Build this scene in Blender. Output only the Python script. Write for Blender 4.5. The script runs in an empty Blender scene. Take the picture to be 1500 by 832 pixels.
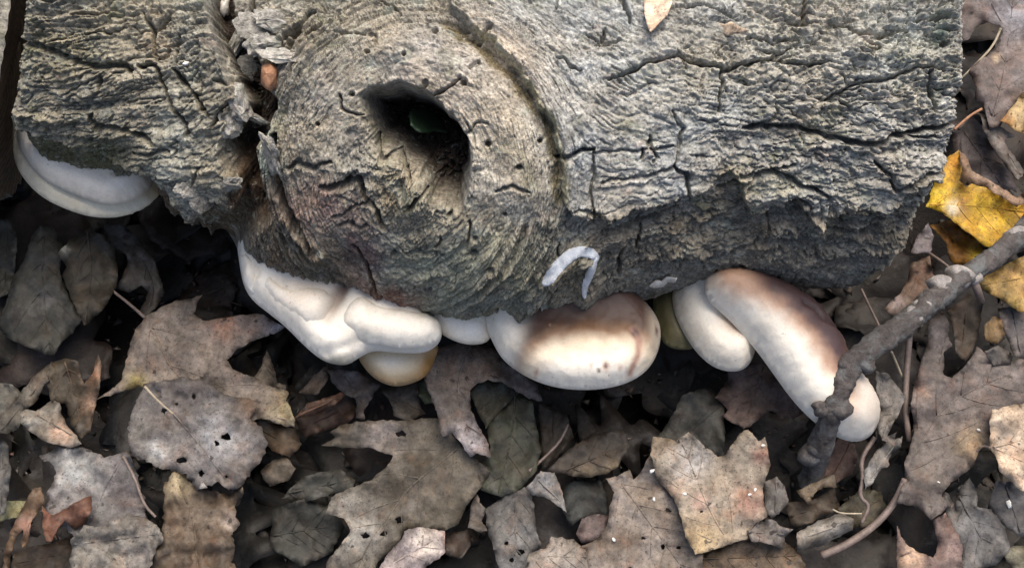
import bpy, math, random
import numpy as np
from mathutils import Vector
from mathutils.geometry import delaunay_2d_cdt

# ------------------------------------------------------------------ camera, sky, sun, exposure
scene = bpy.context.scene
TILT = math.radians(20.0)
CAM = np.array([0.0, -0.386, 0.80])
LENS = 36.0
FPX = 1500.0 * LENS / 36.0
cd = bpy.data.cameras.new('camera'); cam = bpy.data.objects.new('camera', cd)
scene.collection.objects.link(cam)
cam.location = CAM; cam.rotation_euler = (TILT, 0, 0)
cd.lens = LENS; cd.sensor_width = 36.0; cd.clip_start = 0.01; cd.clip_end = 500
scene.camera = cam
scene.render.resolution_x = 1024; scene.render.resolution_y = 567

SUN_EL, SUN_AZ = math.radians(64), math.radians(18)     # azimuth from +y towards +x
world = bpy.data.worlds.new('World'); scene.world = world; world.use_nodes = True
wn = world.node_tree; wn.nodes.clear()
sky = wn.nodes.new('ShaderNodeTexSky'); sky.sky_type = 'NISHITA'; sky.sun_disc = False
sky.sun_elevation = SUN_EL; sky.sun_rotation = SUN_AZ
sky.air_density = 1.0; sky.dust_density = 6.0; sky.ozone_density = 1.0
bg = wn.nodes.new('ShaderNodeBackground'); bg.inputs['Strength'].default_value = 0.085
wo = wn.nodes.new('ShaderNodeOutputWorld')
wn.links.new(sky.outputs[0], bg.inputs[0]); wn.links.new(bg.outputs[0], wo.inputs[0])
sd = bpy.data.lights.new('sun', 'SUN'); sun = bpy.data.objects.new('sun', sd)
scene.collection.objects.link(sun)
sd.energy = 1.5; sd.angle = math.radians(50); sd.color = (1.0, 0.92, 0.80)
_d = Vector((math.sin(SUN_AZ) * math.cos(SUN_EL), math.cos(SUN_AZ) * math.cos(SUN_EL), math.sin(SUN_EL)))
sun.rotation_euler = _d.to_track_quat('Z', 'Y').to_euler(); sun.location = (0, 0, 5)
vs = scene.view_settings
vs.view_transform = 'Standard'; vs.look = 'None'; vs.gamma = 1.0; vs.use_curve_mapping = False
vs.exposure = 1.25

# ------------------------------------------------------------------ helpers
rng = np.random.default_rng(7); random.seed(7)
COL = scene.collection
ST, CT = math.sin(TILT), math.cos(TILT)
FWD = np.array([0, ST, -CT]); UP = np.array([0, CT, ST])

def project(x, y, z):
    dy, dz = y - CAM[1], z - CAM[2]
    dep = dy * ST - dz * CT
    return 750 + FPX * (x - CAM[0]) / dep, 416 - FPX * (dy * CT + dz * ST) / dep, dep

def unproj(px, py, z):
    """photo pixel -> the point of the horizontal plane at height z below it"""
    px, py = np.asarray(px, float), np.asarray(py, float)
    u = (px - 750) / FPX; v = (416 - py) / FPX
    dy = ST + v * CT; dz = -CT + v * ST
    t = (z - CAM[2]) / dz
    return np.stack([CAM[0] + u * t, CAM[1] + dy * t, CAM[2] + dz * t], -1)

_perm = np.random.default_rng(3).permutation(512).astype(np.int64)
_ang = np.random.default_rng(4).random(512) * 2 * math.pi
_gx, _gy = np.cos(_ang), np.sin(_ang)
def pn(x, y, seed=0):
    """2D gradient noise, about -0.7..0.7"""
    x = np.asarray(x, float) + seed * 17.31; y = np.asarray(y, float) + seed * 9.77
    xi = np.floor(x).astype(np.int64); yi = np.floor(y).astype(np.int64)
    xf = x - xi; yf = y - yi
    u = xf * xf * xf * (xf * (xf * 6 - 15) + 10); v = yf * yf * yf * (yf * (yf * 6 - 15) + 10)
    def g(i, j, a, b):
        h = _perm[(_perm[i & 511] + j) & 511]
        return _gx[h] * a + _gy[h] * b
    n00 = g(xi, yi, xf, yf); n10 = g(xi + 1, yi, xf - 1, yf)
    n01 = g(xi, yi + 1, xf, yf - 1); n11 = g(xi + 1, yi + 1, xf - 1, yf - 1)
    return (n00 * (1 - u) + n10 * u) * (1 - v) + (n01 * (1 - u) + n11 * u) * v
def fbm(x, y, o=4, seed=0, gain=.5):
    s = 0; a = 1; f = 1
    for k in range(o):
        s = s + a * pn(x * f, y * f, seed + k * 3); a *= gain; f *= 2.03
    return s
def sstep(a, b, x):
    t = np.clip((x - a) / (b - a), 0, 1); return t * t * (3 - 2 * t)

def poly_sd(poly, px, py):
    """signed distance (positive inside) to a polygon"""
    P = np.asarray(poly, float); n = len(P)
    d2 = np.full(px.shape, 1e12); ins = np.zeros(px.shape, bool)
    for i in range(n):
        ax, ay = P[i]; bx, by = P[(i + 1) % n]
        ex, ey = bx - ax, by - ay; L = ex * ex + ey * ey + 1e-9
        t = np.clip(((px - ax) * ex + (py - ay) * ey) / L, 0, 1)
        d2 = np.minimum(d2, (px - ax - t * ex) ** 2 + (py - ay - t * ey) ** 2)
        c = ((ay > py) != (by > py))
        if by != ay: ins ^= c & (px < ex * (py - ay) / (by - ay) + ax)
    d = np.sqrt(d2)
    return np.where(ins, d, -d)
def line_dist(pts, px, py):
    """distance to an open polyline and position along it 0..1"""
    P = np.asarray(pts, float); d2 = np.full(px.shape, 1e12); tt = np.zeros(px.shape); n = len(P) - 1
    for i in range(n):
        ax, ay = P[i]; bx, by = P[i + 1]
        ex, ey = bx - ax, by - ay; L = ex * ex + ey * ey + 1e-9
        t = np.clip(((px - ax) * ex + (py - ay) * ey) / L, 0, 1)
        q = (px - ax - t * ex) ** 2 + (py - ay - t * ey) ** 2
        m = q < d2; d2 = np.where(m, q, d2); tt = np.where(m, (i + t) / n, tt)
    return np.sqrt(d2), tt

def tag(o, label=None, cat=None, group=None, kind=None):
    if label: o['label'] = label
    if cat: o['category'] = cat
    if group: o['group'] = group
    if kind: o['kind'] = kind
    return o
def empty(name, loc):
    o = bpy.data.objects.new(name, None); COL.objects.link(o); o.location = loc
    o.empty_display_size = .01
    return o
def mesh_np(name, V, F, mat, parent=None, origin=None, col=None, smooth=True, normals=None):
    """V (n,3) world, F list/array of faces; parent at `origin` -> local coordinates"""
    V = np.asarray(V, float)
    org = np.zeros(3) if origin is None else np.asarray(origin, float)
    me = bpy.data.meshes.new(name)
    if isinstance(F, np.ndarray):
        k = F.shape[1]; m = len(F)
        me.vertices.add(len(V)); me.vertices.foreach_set('co', (V - org).ravel())
        me.loops.add(m * k); me.loops.foreach_set('vertex_index', F.ravel().astype(np.int32))
        me.polygons.add(m); me.polygons.foreach_set('loop_start', np.arange(0, m * k, k, dtype=np.int32))
        me.update(calc_edges=True)
    else:
        me.from_pydata((V - org).tolist(), [], F); me.update()
    if smooth: me.polygons.foreach_set('use_smooth', np.ones(len(me.polygons), bool))
    if col is not None:
        a = me.color_attributes.new('Col', 'FLOAT_COLOR', 'POINT')
        c = np.ones((len(V), 4)); c[:, :3] = col
        a.data.foreach_set('color', c.ravel())
    if normals is not None:
        me.normals_split_custom_set_from_vertices(normals.tolist())
    me.materials.append(mat)
    o = bpy.data.objects.new(name, me); COL.objects.link(o)
    if parent is not None: o.parent = parent
    else: o.location = org
    return o
def tube(P, R, n=8, cap=True):
    """tube through points P with radii R -> V, F (lists)"""
    P = np.asarray(P, float); m = len(P); V = []; F = []
    R = np.broadcast_to(np.asarray(R, float), (m,))
    for i in range(m):
        t = P[min(i + 1, m - 1)] - P[max(i - 1, 0)]; t /= np.linalg.norm(t) + 1e-9
        a = np.cross(t, [0.13, 0.2, 0.97]); a /= np.linalg.norm(a) + 1e-9; b = np.cross(t, a)
        for k in range(n):
            w = 2 * math.pi * k / n
            V.append(P[i] + R[i] * (math.cos(w) * a + math.sin(w) * b))
    for i in range(m - 1):
        for k in range(n):
            F.append((i * n + k, i * n + (k + 1) % n, (i + 1) * n + (k + 1) % n, (i + 1) * n + k))
    if cap:
        F.append(tuple(range(n - 1, -1, -1))); F.append(tuple(range((m - 1) * n, m * n)))
    return V, F
def resample(pts, step, closed=False):
    P = np.asarray(pts, float); out = []
    n = len(P) if closed else len(P) - 1
    for i in range(n):
        a = P[i]; b = P[(i + 1) % len(P)]
        k = max(1, int(round(np.linalg.norm(b - a) / step)))
        for j in range(k): out.append(a + (b - a) * j / k)
    if not closed: out.append(P[-1])
    return np.array(out)
def smooth_line(pts, it=2):
    P = np.asarray(pts, float)
    for _ in range(it):
        Q = [P[0]]
        for i in range(len(P) - 1):
            Q += [.75 * P[i] + .25 * P[i + 1], .25 * P[i] + .75 * P[i + 1]]
        Q.append(P[-1]); P = np.array(Q)
    return P
def smooth_closed(pts, it=2):
    P = np.asarray(pts, float)
    for _ in range(it):
        N = np.roll(P, -1, 0)
        P = np.stack([.75 * P + .25 * N, .25 * P + .75 * N], 1).reshape(-1, 2)
    return P

def fill(poly, step, seed=0, cut=()):
    """triangulate polygon (pixel or any 2D unit) with interior points about `step` apart.
    -> points, triangles, number of outline points, distance to outline"""
    P = np.asarray(poly, float); r = np.random.default_rng(seed)
    lo, hi = P.min(0), P.max(0)
    gx, gy = np.meshgrid(np.arange(lo[0], hi[0], step), np.arange(lo[1], hi[1], step * .87))
    gx = gx + (np.arange(gx.shape[0]) % 2)[:, None] * step * .5
    gx = gx.ravel() + r.uniform(-.22, .22, gx.size) * step; gy = gy.ravel() + r.uniform(-.22, .22, gy.size) * step
    s = poly_sd(P, gx, gy); k = s > step * .55
    pts = np.vstack([P, np.stack([gx[k], gy[k]], 1)]); n = len(P)
    ed = [(i, (i + 1) % n) for i in range(n)]
    for c_ in cut:
        kp = np.concatenate([np.ones(n, bool), poly_sd(c_, pts[n:, 0], pts[n:, 1]) < -step * .35]) if len(pts) > n else np.ones(len(pts), bool)
        pts = pts[kp]
    for c_ in cut:
        o_ = len(pts); m_ = len(c_); pts = np.vstack([pts, c_]); ed += [(o_ + i, o_ + (i + 1) % m_) for i in range(m_)]
    vs_, _, fs, ov, _, _ = delaunay_2d_cdt([Vector(p) for p in pts], ed, [], 1, 1e-6)
    Q = np.array([(v[0], v[1]) for v in vs_]); T = np.array([f for f in fs if len(f) == 3], int)
    c = Q[T].mean(1); T = T[poly_sd(P, c[:, 0], c[:, 1]) > -1e-4]
    for c_ in cut:
        c = Q[T].mean(1); T = T[poly_sd(c_, c[:, 0], c[:, 1]) < 0]
    e1 = Q[T[:, 1]] - Q[T[:, 0]]; e2 = Q[T[:, 2]] - Q[T[:, 0]]
    fl = (e1[:, 0] * e2[:, 1] - e1[:, 1] * e2[:, 0]) > 0      # pixel y runs down: clockwise is up
    T[fl] = T[fl][:, ::-1]
    d = np.abs(poly_sd(P, Q[:, 0], Q[:, 1]))
    return Q, T, d
def boundary(T):
    """directed boundary edges of a triangle set"""
    E = set()
    for a, b, c in T.tolist():
        E.update(((a, b), (b, c), (c, a)))
    return [(a, b) for a, b in E if (b, a) not in E]

# ------------------------------------------------------------------ materials
def new_mat(name):
    m = bpy.data.materials.new(name); m.use_nodes = True
    nt = m.node_tree; nt.nodes.clear()
    out = nt.nodes.new('ShaderNodeOutputMaterial'); b = nt.nodes.new('ShaderNodeBsdfPrincipled')
    nt.links.new(b.outputs[0], out.inputs[0])
    geo = nt.nodes.new('ShaderNodeNewGeometry')
    return m, nt, b, geo.outputs['Position']
def noise(nt, pos, scale, detail=4, rough=.55, dist=0, sc3=None):
    if sc3 is not None:
        mp = nt.nodes.new('ShaderNodeMapping'); nt.links.new(pos, mp.inputs[0]); mp.inputs['Scale'].default_value = sc3; pos = mp.outputs[0]
    n = nt.nodes.new('ShaderNodeTexNoise'); nt.links.new(pos, n.inputs['Vector'])
    n.inputs['Scale'].default_value = scale; n.inputs['Detail'].default_value = detail
    n.inputs['Roughness'].default_value = rough; n.inputs['Distortion'].default_value = dist
    return n.outputs['Fac']
def ramp(nt, fac, stops):
    r = nt.nodes.new('ShaderNodeValToRGB'); nt.links.new(fac, r.inputs[0]); e = r.color_ramp.elements
    while len(e) < len(stops): e.new(.5)
    for el, (p, c) in zip(e, stops):
        el.position = p; el.color = (c, c, c, 1) if np.isscalar(c) else (*c, 1)
    return r.outputs[0]
def mix(nt, a, b, fac, mode='MIX'):
    m = nt.nodes.new('ShaderNodeMix'); m.data_type = 'RGBA'; m.blend_type = mode
    for s, v in ((m.inputs[6], a), (m.inputs[7], b), (m.inputs[0], fac)):
        if isinstance(v, (tuple, list)): s.default_value = (*v, 1)
        elif isinstance(v, (int, float)): s.default_value = v
        else: nt.links.new(v, s)
    return m.outputs[2]
def bump(nt, b, hs):
    prev = None
    for h, s, d in hs:
        n = nt.nodes.new('ShaderNodeBump'); n.inputs['Strength'].default_value = s; n.inputs['Distance'].default_value = d
        nt.links.new(h, n.inputs['Height'])
        if prev: nt.links.new(prev, n.inputs['Normal'])
        prev = n.outputs[0]
    nt.links.new(prev, b.inputs['Normal'])
def colattr(nt):
    a = nt.nodes.new('ShaderNodeAttribute'); a.attribute_name = 'Col'; return a.outputs['Color']

def bark_material():
    m, nt, b, pos = new_mat('bark')
    c = colattr(nt)
    n1 = noise(nt, pos, 60, 8, .65); n2 = noise(nt, pos, 340, 6, .75); n3 = noise(nt, pos, 28, 6, .6)
    st = noise(nt, pos, 60, 6, .65, .6, (1, 6, 6))
    c = mix(nt, c, ramp(nt, n1, [(.28, .55), (.5, 1.0), (.72, 1.42)]), 1.0, 'MULTIPLY')
    c = mix(nt, c, ramp(nt, st, [(.3, .72), (.5, 1.0), (.7, 1.25)]), .8, 'MULTIPLY')
    c = mix(nt, c, ramp(nt, n2, [(.34, .38), (.5, 1.0), (.66, 1.7)]), .95, 'MULTIPLY')
    c = mix(nt, c, (.045, .038, .032), ramp(nt, noise(nt, pos, 210, 5, .65, .3, (1, 2.2, 2.2)), [(.60, 0.0), (.68, .75)]))
    c = mix(nt, c, (.50, .50, .45), ramp(nt, noise(nt, pos, 260, 4, .6), [(.62, 0.0), (.70, .6)]))
    # pale crustose lichen and greenish algae films
    c = mix(nt, c, (.40, .42, .36), ramp(nt, noise(nt, pos, 75, 7, .7, .4), [(.56, 0.0), (.66, .55)]))
    c = mix(nt, c, (.15, .16, .075), ramp(nt, noise(nt, pos, 33, 7, .7, .8), [(.56, 0.0), (.72, .5)]))
    c = mix(nt, c, (.24, .16, .135), ramp(nt, noise(nt, pos, 45, 6, .65, .3, (1.0, 1.3, 1.1)), [(.60, 0.0), (.74, .5)]))
    nt.links.new(c, b.inputs['Base Color']); b.inputs['Roughness'].default_value = .92
    b.inputs['Specular IOR Level'].default_value = .25
    bump(nt, b, [(noise(nt, pos, 300, 8, .7), .45, .0013), (noise(nt, pos, 130, 8, .7, .5, (1, 4, 4)), .6, .0016)])
    return m
def leaf_material():
    m, nt, b, pos = new_mat('dead_leaf')
    c = colattr(nt)
    n1 = noise(nt, pos, 45, 6, .6); n2 = noise(nt, pos, 240, 6, .72); n3 = noise(nt, pos, 800, 3, .6)
    c = mix(nt, c, ramp(nt, n1, [(.28, .5), (.5, 1.0), (.72, 1.45)]), 1.0, 'MULTIPLY')
    c = mix(nt, c, ramp(nt, n2, [(.33, .5), (.5, 1.0), (.67, 1.45)]), .9, 'MULTIPLY')
    c = mix(nt, c, ramp(nt, n3, [(.33, .7), (.45, 1.0)]), .5, 'MULTIPLY')
    sp = ramp(nt, noise(nt, pos, 150, 2, .4), [(.70, 0.0), (.74, .8)])
    c = mix(nt, c, (.018, .014, .012), sp)
    wp = ramp(nt, noise(nt, pos, 52, 6, .7, .4, (1.1, .9, 1.0)), [(.52, 0.0), (.72, .55)])
    c = mix(nt, c, mix(nt, c, (1.25, .78, .55), 1.0, 'MULTIPLY'), wp)
    fl = ramp(nt, noise(nt, pos, 620, 2, .5), [(.62, 0.0), (.68, .7)])
    c = mix(nt, c, (.03, .022, .018), fl)
    gp = ramp(nt, noise(nt, pos, 38, 6, .65, .3), [(.58, 0.0), (.74, .4)])
    c = mix(nt, c, (.17, .16, .155), gp)
    nt.links.new(c, b.inputs['Base Color']); b.inputs['Roughness'].default_value = .62
    b.inputs['Specular IOR Level'].default_value = .35
    bump(nt, b, [(noise(nt, pos, 420, 6, .65), .55, .0007), (noise(nt, pos, 110, 5, .6), .5, .0014)])
    return m
def fungus_material():
    m, nt, b, pos = new_mat('fungus')
    c = colattr(nt)
    n1 = noise(nt, pos, 55, 5, .6); n2 = noise(nt, pos, 600, 4, .6)
    c = mix(nt, c, ramp(nt, n1, [(.25, .88), (.5, 1.0), (.75, 1.05)]), 1.0, 'MULTIPLY')
    c = mix(nt, c, ramp(nt, n2, [(.3, .82), (.5, 1.0), (.7, 1.06)]), .6, 'MULTIPLY')
    c = mix(nt, c, (.30, .17, .13), ramp(nt, noise(nt, pos, 170, 3, .5), [(.735, 0.0), (.78, .6)]))
    c = mix(nt, c, (.16, .11, .08), ramp(nt, noise(nt, pos, 330, 3, .5), [(.70, 0.0), (.75, .55)]))
    c = mix(nt, c, mix(nt, c, (.86, .76, .60), 1.0, 'MULTIPLY'), ramp(nt, noise(nt, pos, 34, 5, .6, .5), [(.50, 0.0), (.72, .3)]))
    nt.links.new(c, b.inputs['Base Color']); b.inputs['Roughness'].default_value = .55
    b.inputs['Subsurface Weight'].default_value = .15; b.inputs['Subsurface Radius'].default_value = (.006, .004, .003)
    bump(nt, b, [(n2, .25, .0004), (noise(nt, pos, 130, 4, .6), .3, .0012)])
    return m
def plain_material(name, a, c2, scale, rough=.85, bd=.001, bs=.6, sc3=None):
    m, nt, b, pos = new_mat(name)
    n = noise(nt, pos, scale, 7, .65, .3, sc3)
    c = ramp(nt, n, [(.3, a), (.7, c2)])
    c = mix(nt, c, ramp(nt, noise(nt, pos, scale * 7, 4, .6), [(.3, .65), (.7, 1.3)]), .8, 'MULTIPLY')
    nt.links.new(c, b.inputs['Base Color']); b.inputs['Roughness'].default_value = rough
    bump(nt, b, [(noise(nt, pos, scale * 5, 7, .7, 0, sc3), bs, bd)])
    return m
M_BARK = bark_material(); M_LEAF = leaf_material(); M_FUNGUS = fungus_material()
M_SOIL = plain_material('soil', (.008, .006, .005), (.03, .022, .016), 90, .95, .006, 1.0)
M_HUMUS = plain_material('rotten_wood', (.010, .007, .006), (.045, .032, .024), 160, .95, .003, 1.0)
M_WOOD = plain_material('cut_wood', (.10, .075, .05), (.22, .17, .12), 30, .9, .001, .5)
def _rings():
    nt = M_WOOD.node_tree; b = nt.nodes['Principled BSDF']; src = b.inputs['Base Color'].links[0].from_socket; pos = nt.nodes['Geometry'].outputs['Position']
    mp = nt.nodes.new('ShaderNodeMapping'); mp.inputs['Location'].default_value = (0, -.01, -.118); nt.links.new(pos, mp.inputs[0])
    w = nt.nodes.new('ShaderNodeTexWave'); w.wave_type = 'RINGS'; w.rings_direction = 'X'; w.inputs['Scale'].default_value = 60; w.inputs['Distortion'].default_value = 3.0; w.inputs['Detail Scale'].default_value = 8
    nt.links.new(mp.outputs[0], w.inputs['Vector']); c = mix(nt, src, ramp(nt, w.outputs['Fac'], [(.2, .62), (.7, 1.1)]), .8, 'MULTIPLY'); nt.links.new(c, b.inputs['Base Color'])
_rings()
M_TWIG = plain_material('twig_bark', (.022, .017, .016), (.13, .115, .11), 120, .85, .002, 1.0)
def _lichen():
    nt = M_TWIG.node_tree; b = nt.nodes['Principled BSDF']; src = b.inputs['Base Color'].links[0].from_socket
    pos = nt.nodes['Geometry'].outputs['Position']
    c = mix(nt, src, (.15, .165, .17), ramp(nt, noise(nt, pos, 70, 6, .7, .5), [(.50, 0.0), (.62, .75)])); nt.links.new(c, b.inputs['Base Color'])
_lichen()
M_KNOB = plain_material('twig_scar', (.14, .125, .12), (.36, .34, .325), 200, .85, .001, .7)
M_STRAW = plain_material('straw', (.22, .18, .12), (.42, .36, .27), 150, .7, .0004, .4)
M_STALK = plain_material('leaf_stalk', (.09, .065, .055), (.20, .155, .135), 120, .6, .0004, .4)
M_MYC = plain_material('mycelium', (.62, .67, .74), (.84, .88, .92), 300, .9, .0012, .9)
M_WHITE = plain_material('white_speck', (.55, .55, .52), (.8, .8, .77), 200, .8, .0005, .5)
M_GREEN = plain_material('green_leaf', (.008, .02, .009), (.02, .045, .02), 60, .5, .0005, .4)
M_ORANGE = plain_material('orange_bark', (.22, .10, .05), (.42, .22, .12), 160, .7, .001, .5)
M_BIT = plain_material('pale_chip', (.36, .33, .28), (.62, .60, .56), 160, .5, .0006, .4)

# ------------------------------------------------------------------ ground
def build_ground():
    n = 160; a = np.linspace(-1, 1, n); g = np.sign(a) * np.abs(a) ** 4 * 60 + a * .9
    X, Y = np.meshgrid(g, g)
    near = np.exp(-((X / 1.5) ** 2 + (Y / 1.5) ** 2))
    Z = (.007 * fbm(X * 9, Y * 9, 4, 5)) * near - .058 + .028 * sstep(-.15, -.03, Y) * np.exp(-((Y - .03) / .3) ** 2) + (1 - near) * .12 * fbm(X * .2, Y * .2, 3, 9) * sstep(2, 20, np.hypot(X, Y))
    V = np.stack([X, Y, Z], -1).reshape(-1, 3); i = np.arange(n * n).reshape(n, n)
    F = np.stack([i[:-1, :-1], i[:-1, 1:], i[1:, 1:], i[1:, :-1]], -1).reshape(-1, 4)
    tag(mesh_np('ground', V, F, M_SOIL), 'dark damp forest soil under the leaf litter', 'ground', kind='structure')
build_ground()

# ------------------------------------------------------------------ the log
R0, ZC = 0.140, 0.118
LEFT_EDGE = [(-140, 62), (0, 50), (60, 40), (130, 30), (175, 20), (210, 16), (260, 20), (330, 24), (430, 30)]
RIGHT_EDGE = [(-140, 1414), (0, 1412), (90, 1408), (180, 1398), (240, 1384), (300, 1358), (350, 1340), (385, 1322), (420, 1290), (520, 1270)]
SIL = [(-40, 228), (20, 232), (100, 262), (170, 276), (230, 285), (290, 318), (345, 368), (400, 396), (440, 422), (500, 432), (530, 440),
       (580, 455), (640, 464), (700, 472), (740, 478), (790, 472), (840, 462), (900, 446), (960, 440), (985, 426),
       (1040, 412), (1080, 414), (1130, 420), (1200, 426), (1280, 418), (1330, 390), (1420, 370)]
FLAP = [(-60, -160), (300, -160), (306, 0), (322, 55), (335, 100), (352, 130), (345, 165), (336, 200), (330, 215), (345, 245), (360, 276),
        (345, 287), (325, 278), (306, 283), (298, 300), (291, 314), (276, 303), (263, 288), (252, 266), (243, 262), (225, 246),
        (195, 232), (150, 207), (90, 190), (-60, 172)]
UNDER = [(150, 225), (250, 262), (300, 290), (362, 272), (340, 200), (372, 190), (388, 250), (400, 310), (372, 345), (330, 390), (250, 340), (200, 300)]
CREV = [(304, -60), (332, -60), (350, 30), (378, 85), (394, 112), (408, 150), (400, 190), (392, 205), (374, 215), (383, 258), (388, 292),
        (362, 284), (346, 242), (335, 207), (352, 182), (364, 150), (352, 122), (335, 82), (315, 40)]
PLATE = [(640, -160), (660, 20), (705, 62), (748, 98), (778, 142), (806, 186), (822, 235), (824, 290), (838, 312), (862, 314), (868, 306),
         (886, 314), (935, 300), (1000, 285), (1040, 266), (1062, 248), (1082, 262), (1090, 292), (1108, 314), (1125, 301), (1165, 291),
         (1196, 324), (1230, 311), (1290, 306), (1318, 286), (1345, 264), (1460, 240), (1460, -160)]
HOLE = [(548, 142), (590, 134), (618, 142), (645, 158), (668, 184), (684, 212), (685, 250), (672, 286), (645, 276), (622, 240), (590, 214), (566, 196), (554, 168)]
RING = [(425, 120), (480, 80), (560, 60), (640, 82), (710, 130), (758, 200), (778, 270), (770, 335), (735, 392), (660, 425), (560, 405)]
CRACKS = [  # points, half width px, depth mm
    ([(890, 122), (940, 100), (990, 86), (1058, 106), (1110, 93), (1142, 90)], 3.2, 5),
    ([(1056, 108), (1049, 162)], 2.6, 5), ([(985, 165), (1000, 186), (986, 240)], 1.8, 3), ([(986, 240), (1004, 250), (1003, 286)], 2.6, 5),
    ([(815, 227), (840, 222), (866, 215)], 3.6, 6), ([(866, 215), (868, 312)], 1.8, 3), ([(868, 222), (930, 218), (985, 212)], 1.8, 2.5),
    ([(880, 265), (930, 255), (985, 240)], 1.8, 3), ([(1085, 186), (1130, 183), (1180, 190), (1230, 202), (1282, 209), (1312, 196), (1350, 190), (1405, 176)], 5.5, 8),
    ([(910, -20), (908, 10), (922, 36)], 3, 5), ([(1355, 112), (1362, 162)], 3, 6), ([(1176, -10), (1176, 42)], 6, 7),
    ([(1205, 150), (1240, 128), (1290, 120), (1330, 105), (1375, 105)], 3, 4), ([(1080, 248), (1130, 245), (1165, 262), (1210, 282)], 4, 6),
    ([(1050, 275), (1085, 262), (1125, 240), (1160, 236)], 3, 4), ([(930, 388), (1000, 384), (1060, 374), (1110, 352), (1180, 356)], 4, 6),
    ([(1120, 352), (1180, 335), (1260, 344), (1310, 330)], 4, 6), ([(880, 340), (935, 325), (990, 300)], 2.5, 3), ([(912, 360), (905, 405)], 3, 4),
    ([(938, 330), (930, 362)], 2.5, 3), ([(960, 330), (1010, 320), (1050, 312)], 2.5, 3), ([(1180, 375), (1240, 392), (1300, 386)], 4, 5),
    ([(1310, 270), (1350, 250), (1395, 238)], 4, 6), ([(1280, 235), (1296, 252), (1305, 270)], 3, 5), ([(700, 65), (722, 54)], 3.5, 4),
    ([(476, 262), (501, 254), (530, 249), (540, 272), (557, 288), (566, 308)], 4.5, 7), ([(505, 256), (528, 252)], 7, 7),
    ([(518, 336), (542, 359), (553, 388), (592, 415)], 3.2, 6), ([(553, 200), (560, 229), (588, 225), (606, 250)], 4, 8), ([(602, 283), (627, 268)], 4, 6),
    ([(424, 243), (441, 230), (464, 240), (490, 228)], 3.5, 5), ([(404, 198), (407, 250), (418, 288), (438, 322), (462, 346)], 8.5, 19),
    ([(226, 44), (237, 58), (242, 96)], 4, 5), ([(237, 58), (258, 38)], 4, 5), ([(218, 100), (240, 104), (256, 135), (270, 157), (286, 186)], 3.5, 6),
    ([(263, 106), (292, 132), (314, 164)], 3.5, 6), ([(36, 62), (72, 66), (108, 82), (135, 92), (168, 96), (206, 102)], 6, 5),
    ([(163, 108), (159, 127), (166, 139)], 3, 5), ([(149, 152), (151, 171), (172, 172), (200, 180), (238, 196)], 4, 7), ([(322, 176), (345, 150)], 4, 6),
    ([(440, 40), (412, 62), (390, 96)], 6, 12), ([(460, 18), (440, 40), (425, 75), (405, 100)], 5, 9), ([(372, -20), (366, 30), (380, 60)], 4, 7),
    ([(330, 60), (345, 95), (362, 120)], 4, 8), ([(470, 45), (450, 55)], 4, 6), ([(700, 440), (760, 452), (800, 436)], 4, 6), ([(780, 455), (800, 445), (815, 425)], 5, 8),
    ([(690, 110), (705, 100)], 3, 3), ([(430, 335), (470, 375), (520, 405), (580, 430)], 3.5, 5), ([(380, 300), (420, 345), (470, 385)], 3, 4),
    ([(860, 60), (880, 72), (905, 66)], 2.2, 3), ([(820, 95), (832, 104), (850, 110)], 2.2, 3), ([(985, 20), (1030, 14), (1080, 30)], 2.5, 3),
    ([(1090, 60), (1130, 66), (1170, 58)], 2.5, 3), ([(1220, 40), (1275, 60), (1310, 52)], 3, 4), ([(1330, 40), (1385, 28)], 3, 4), ([(1140, 92), (1180, 100), (1210, 96)], 2.5, 4)]
PITS = [(639, 56, 5), (542, 85, 4), (681, 128, 6), (716, 209, 5), (760, 239, 5), (695, 349, 6), (581, 343, 5), (629, 392, 5), (768, 397, 7), (698, 329, 4),
        (790, 206, 4), (1366, 34, 6), (1380, 68, 7), (660, 300, 4), (740, 300, 3), (720, 370, 5), (650, 350, 3), (595, 90, 3), (520, 140, 4), (470, 180, 3)]
_r = np.random.default_rng(11)
for _ in range(70):                    # short checks in the bark
    x, y = _r.uniform(30, 1390), _r.uniform(-20, 440)
    a = _r.normal(-.05, .3) if _r.random() < .7 else _r.normal(1.5, .3)
    pts = [(x, y)]
    for k in range(_r.integers(2, 5)):
        x += math.cos(a) * _r.uniform(9, 22); y += math.sin(a) * _r.uniform(7, 14); a += _r.normal(0, .45); pts.append((x, y))
    CRACKS.append((pts, _r.uniform(1.4, 2.6), _r.uniform(1.5, 4)))
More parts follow.
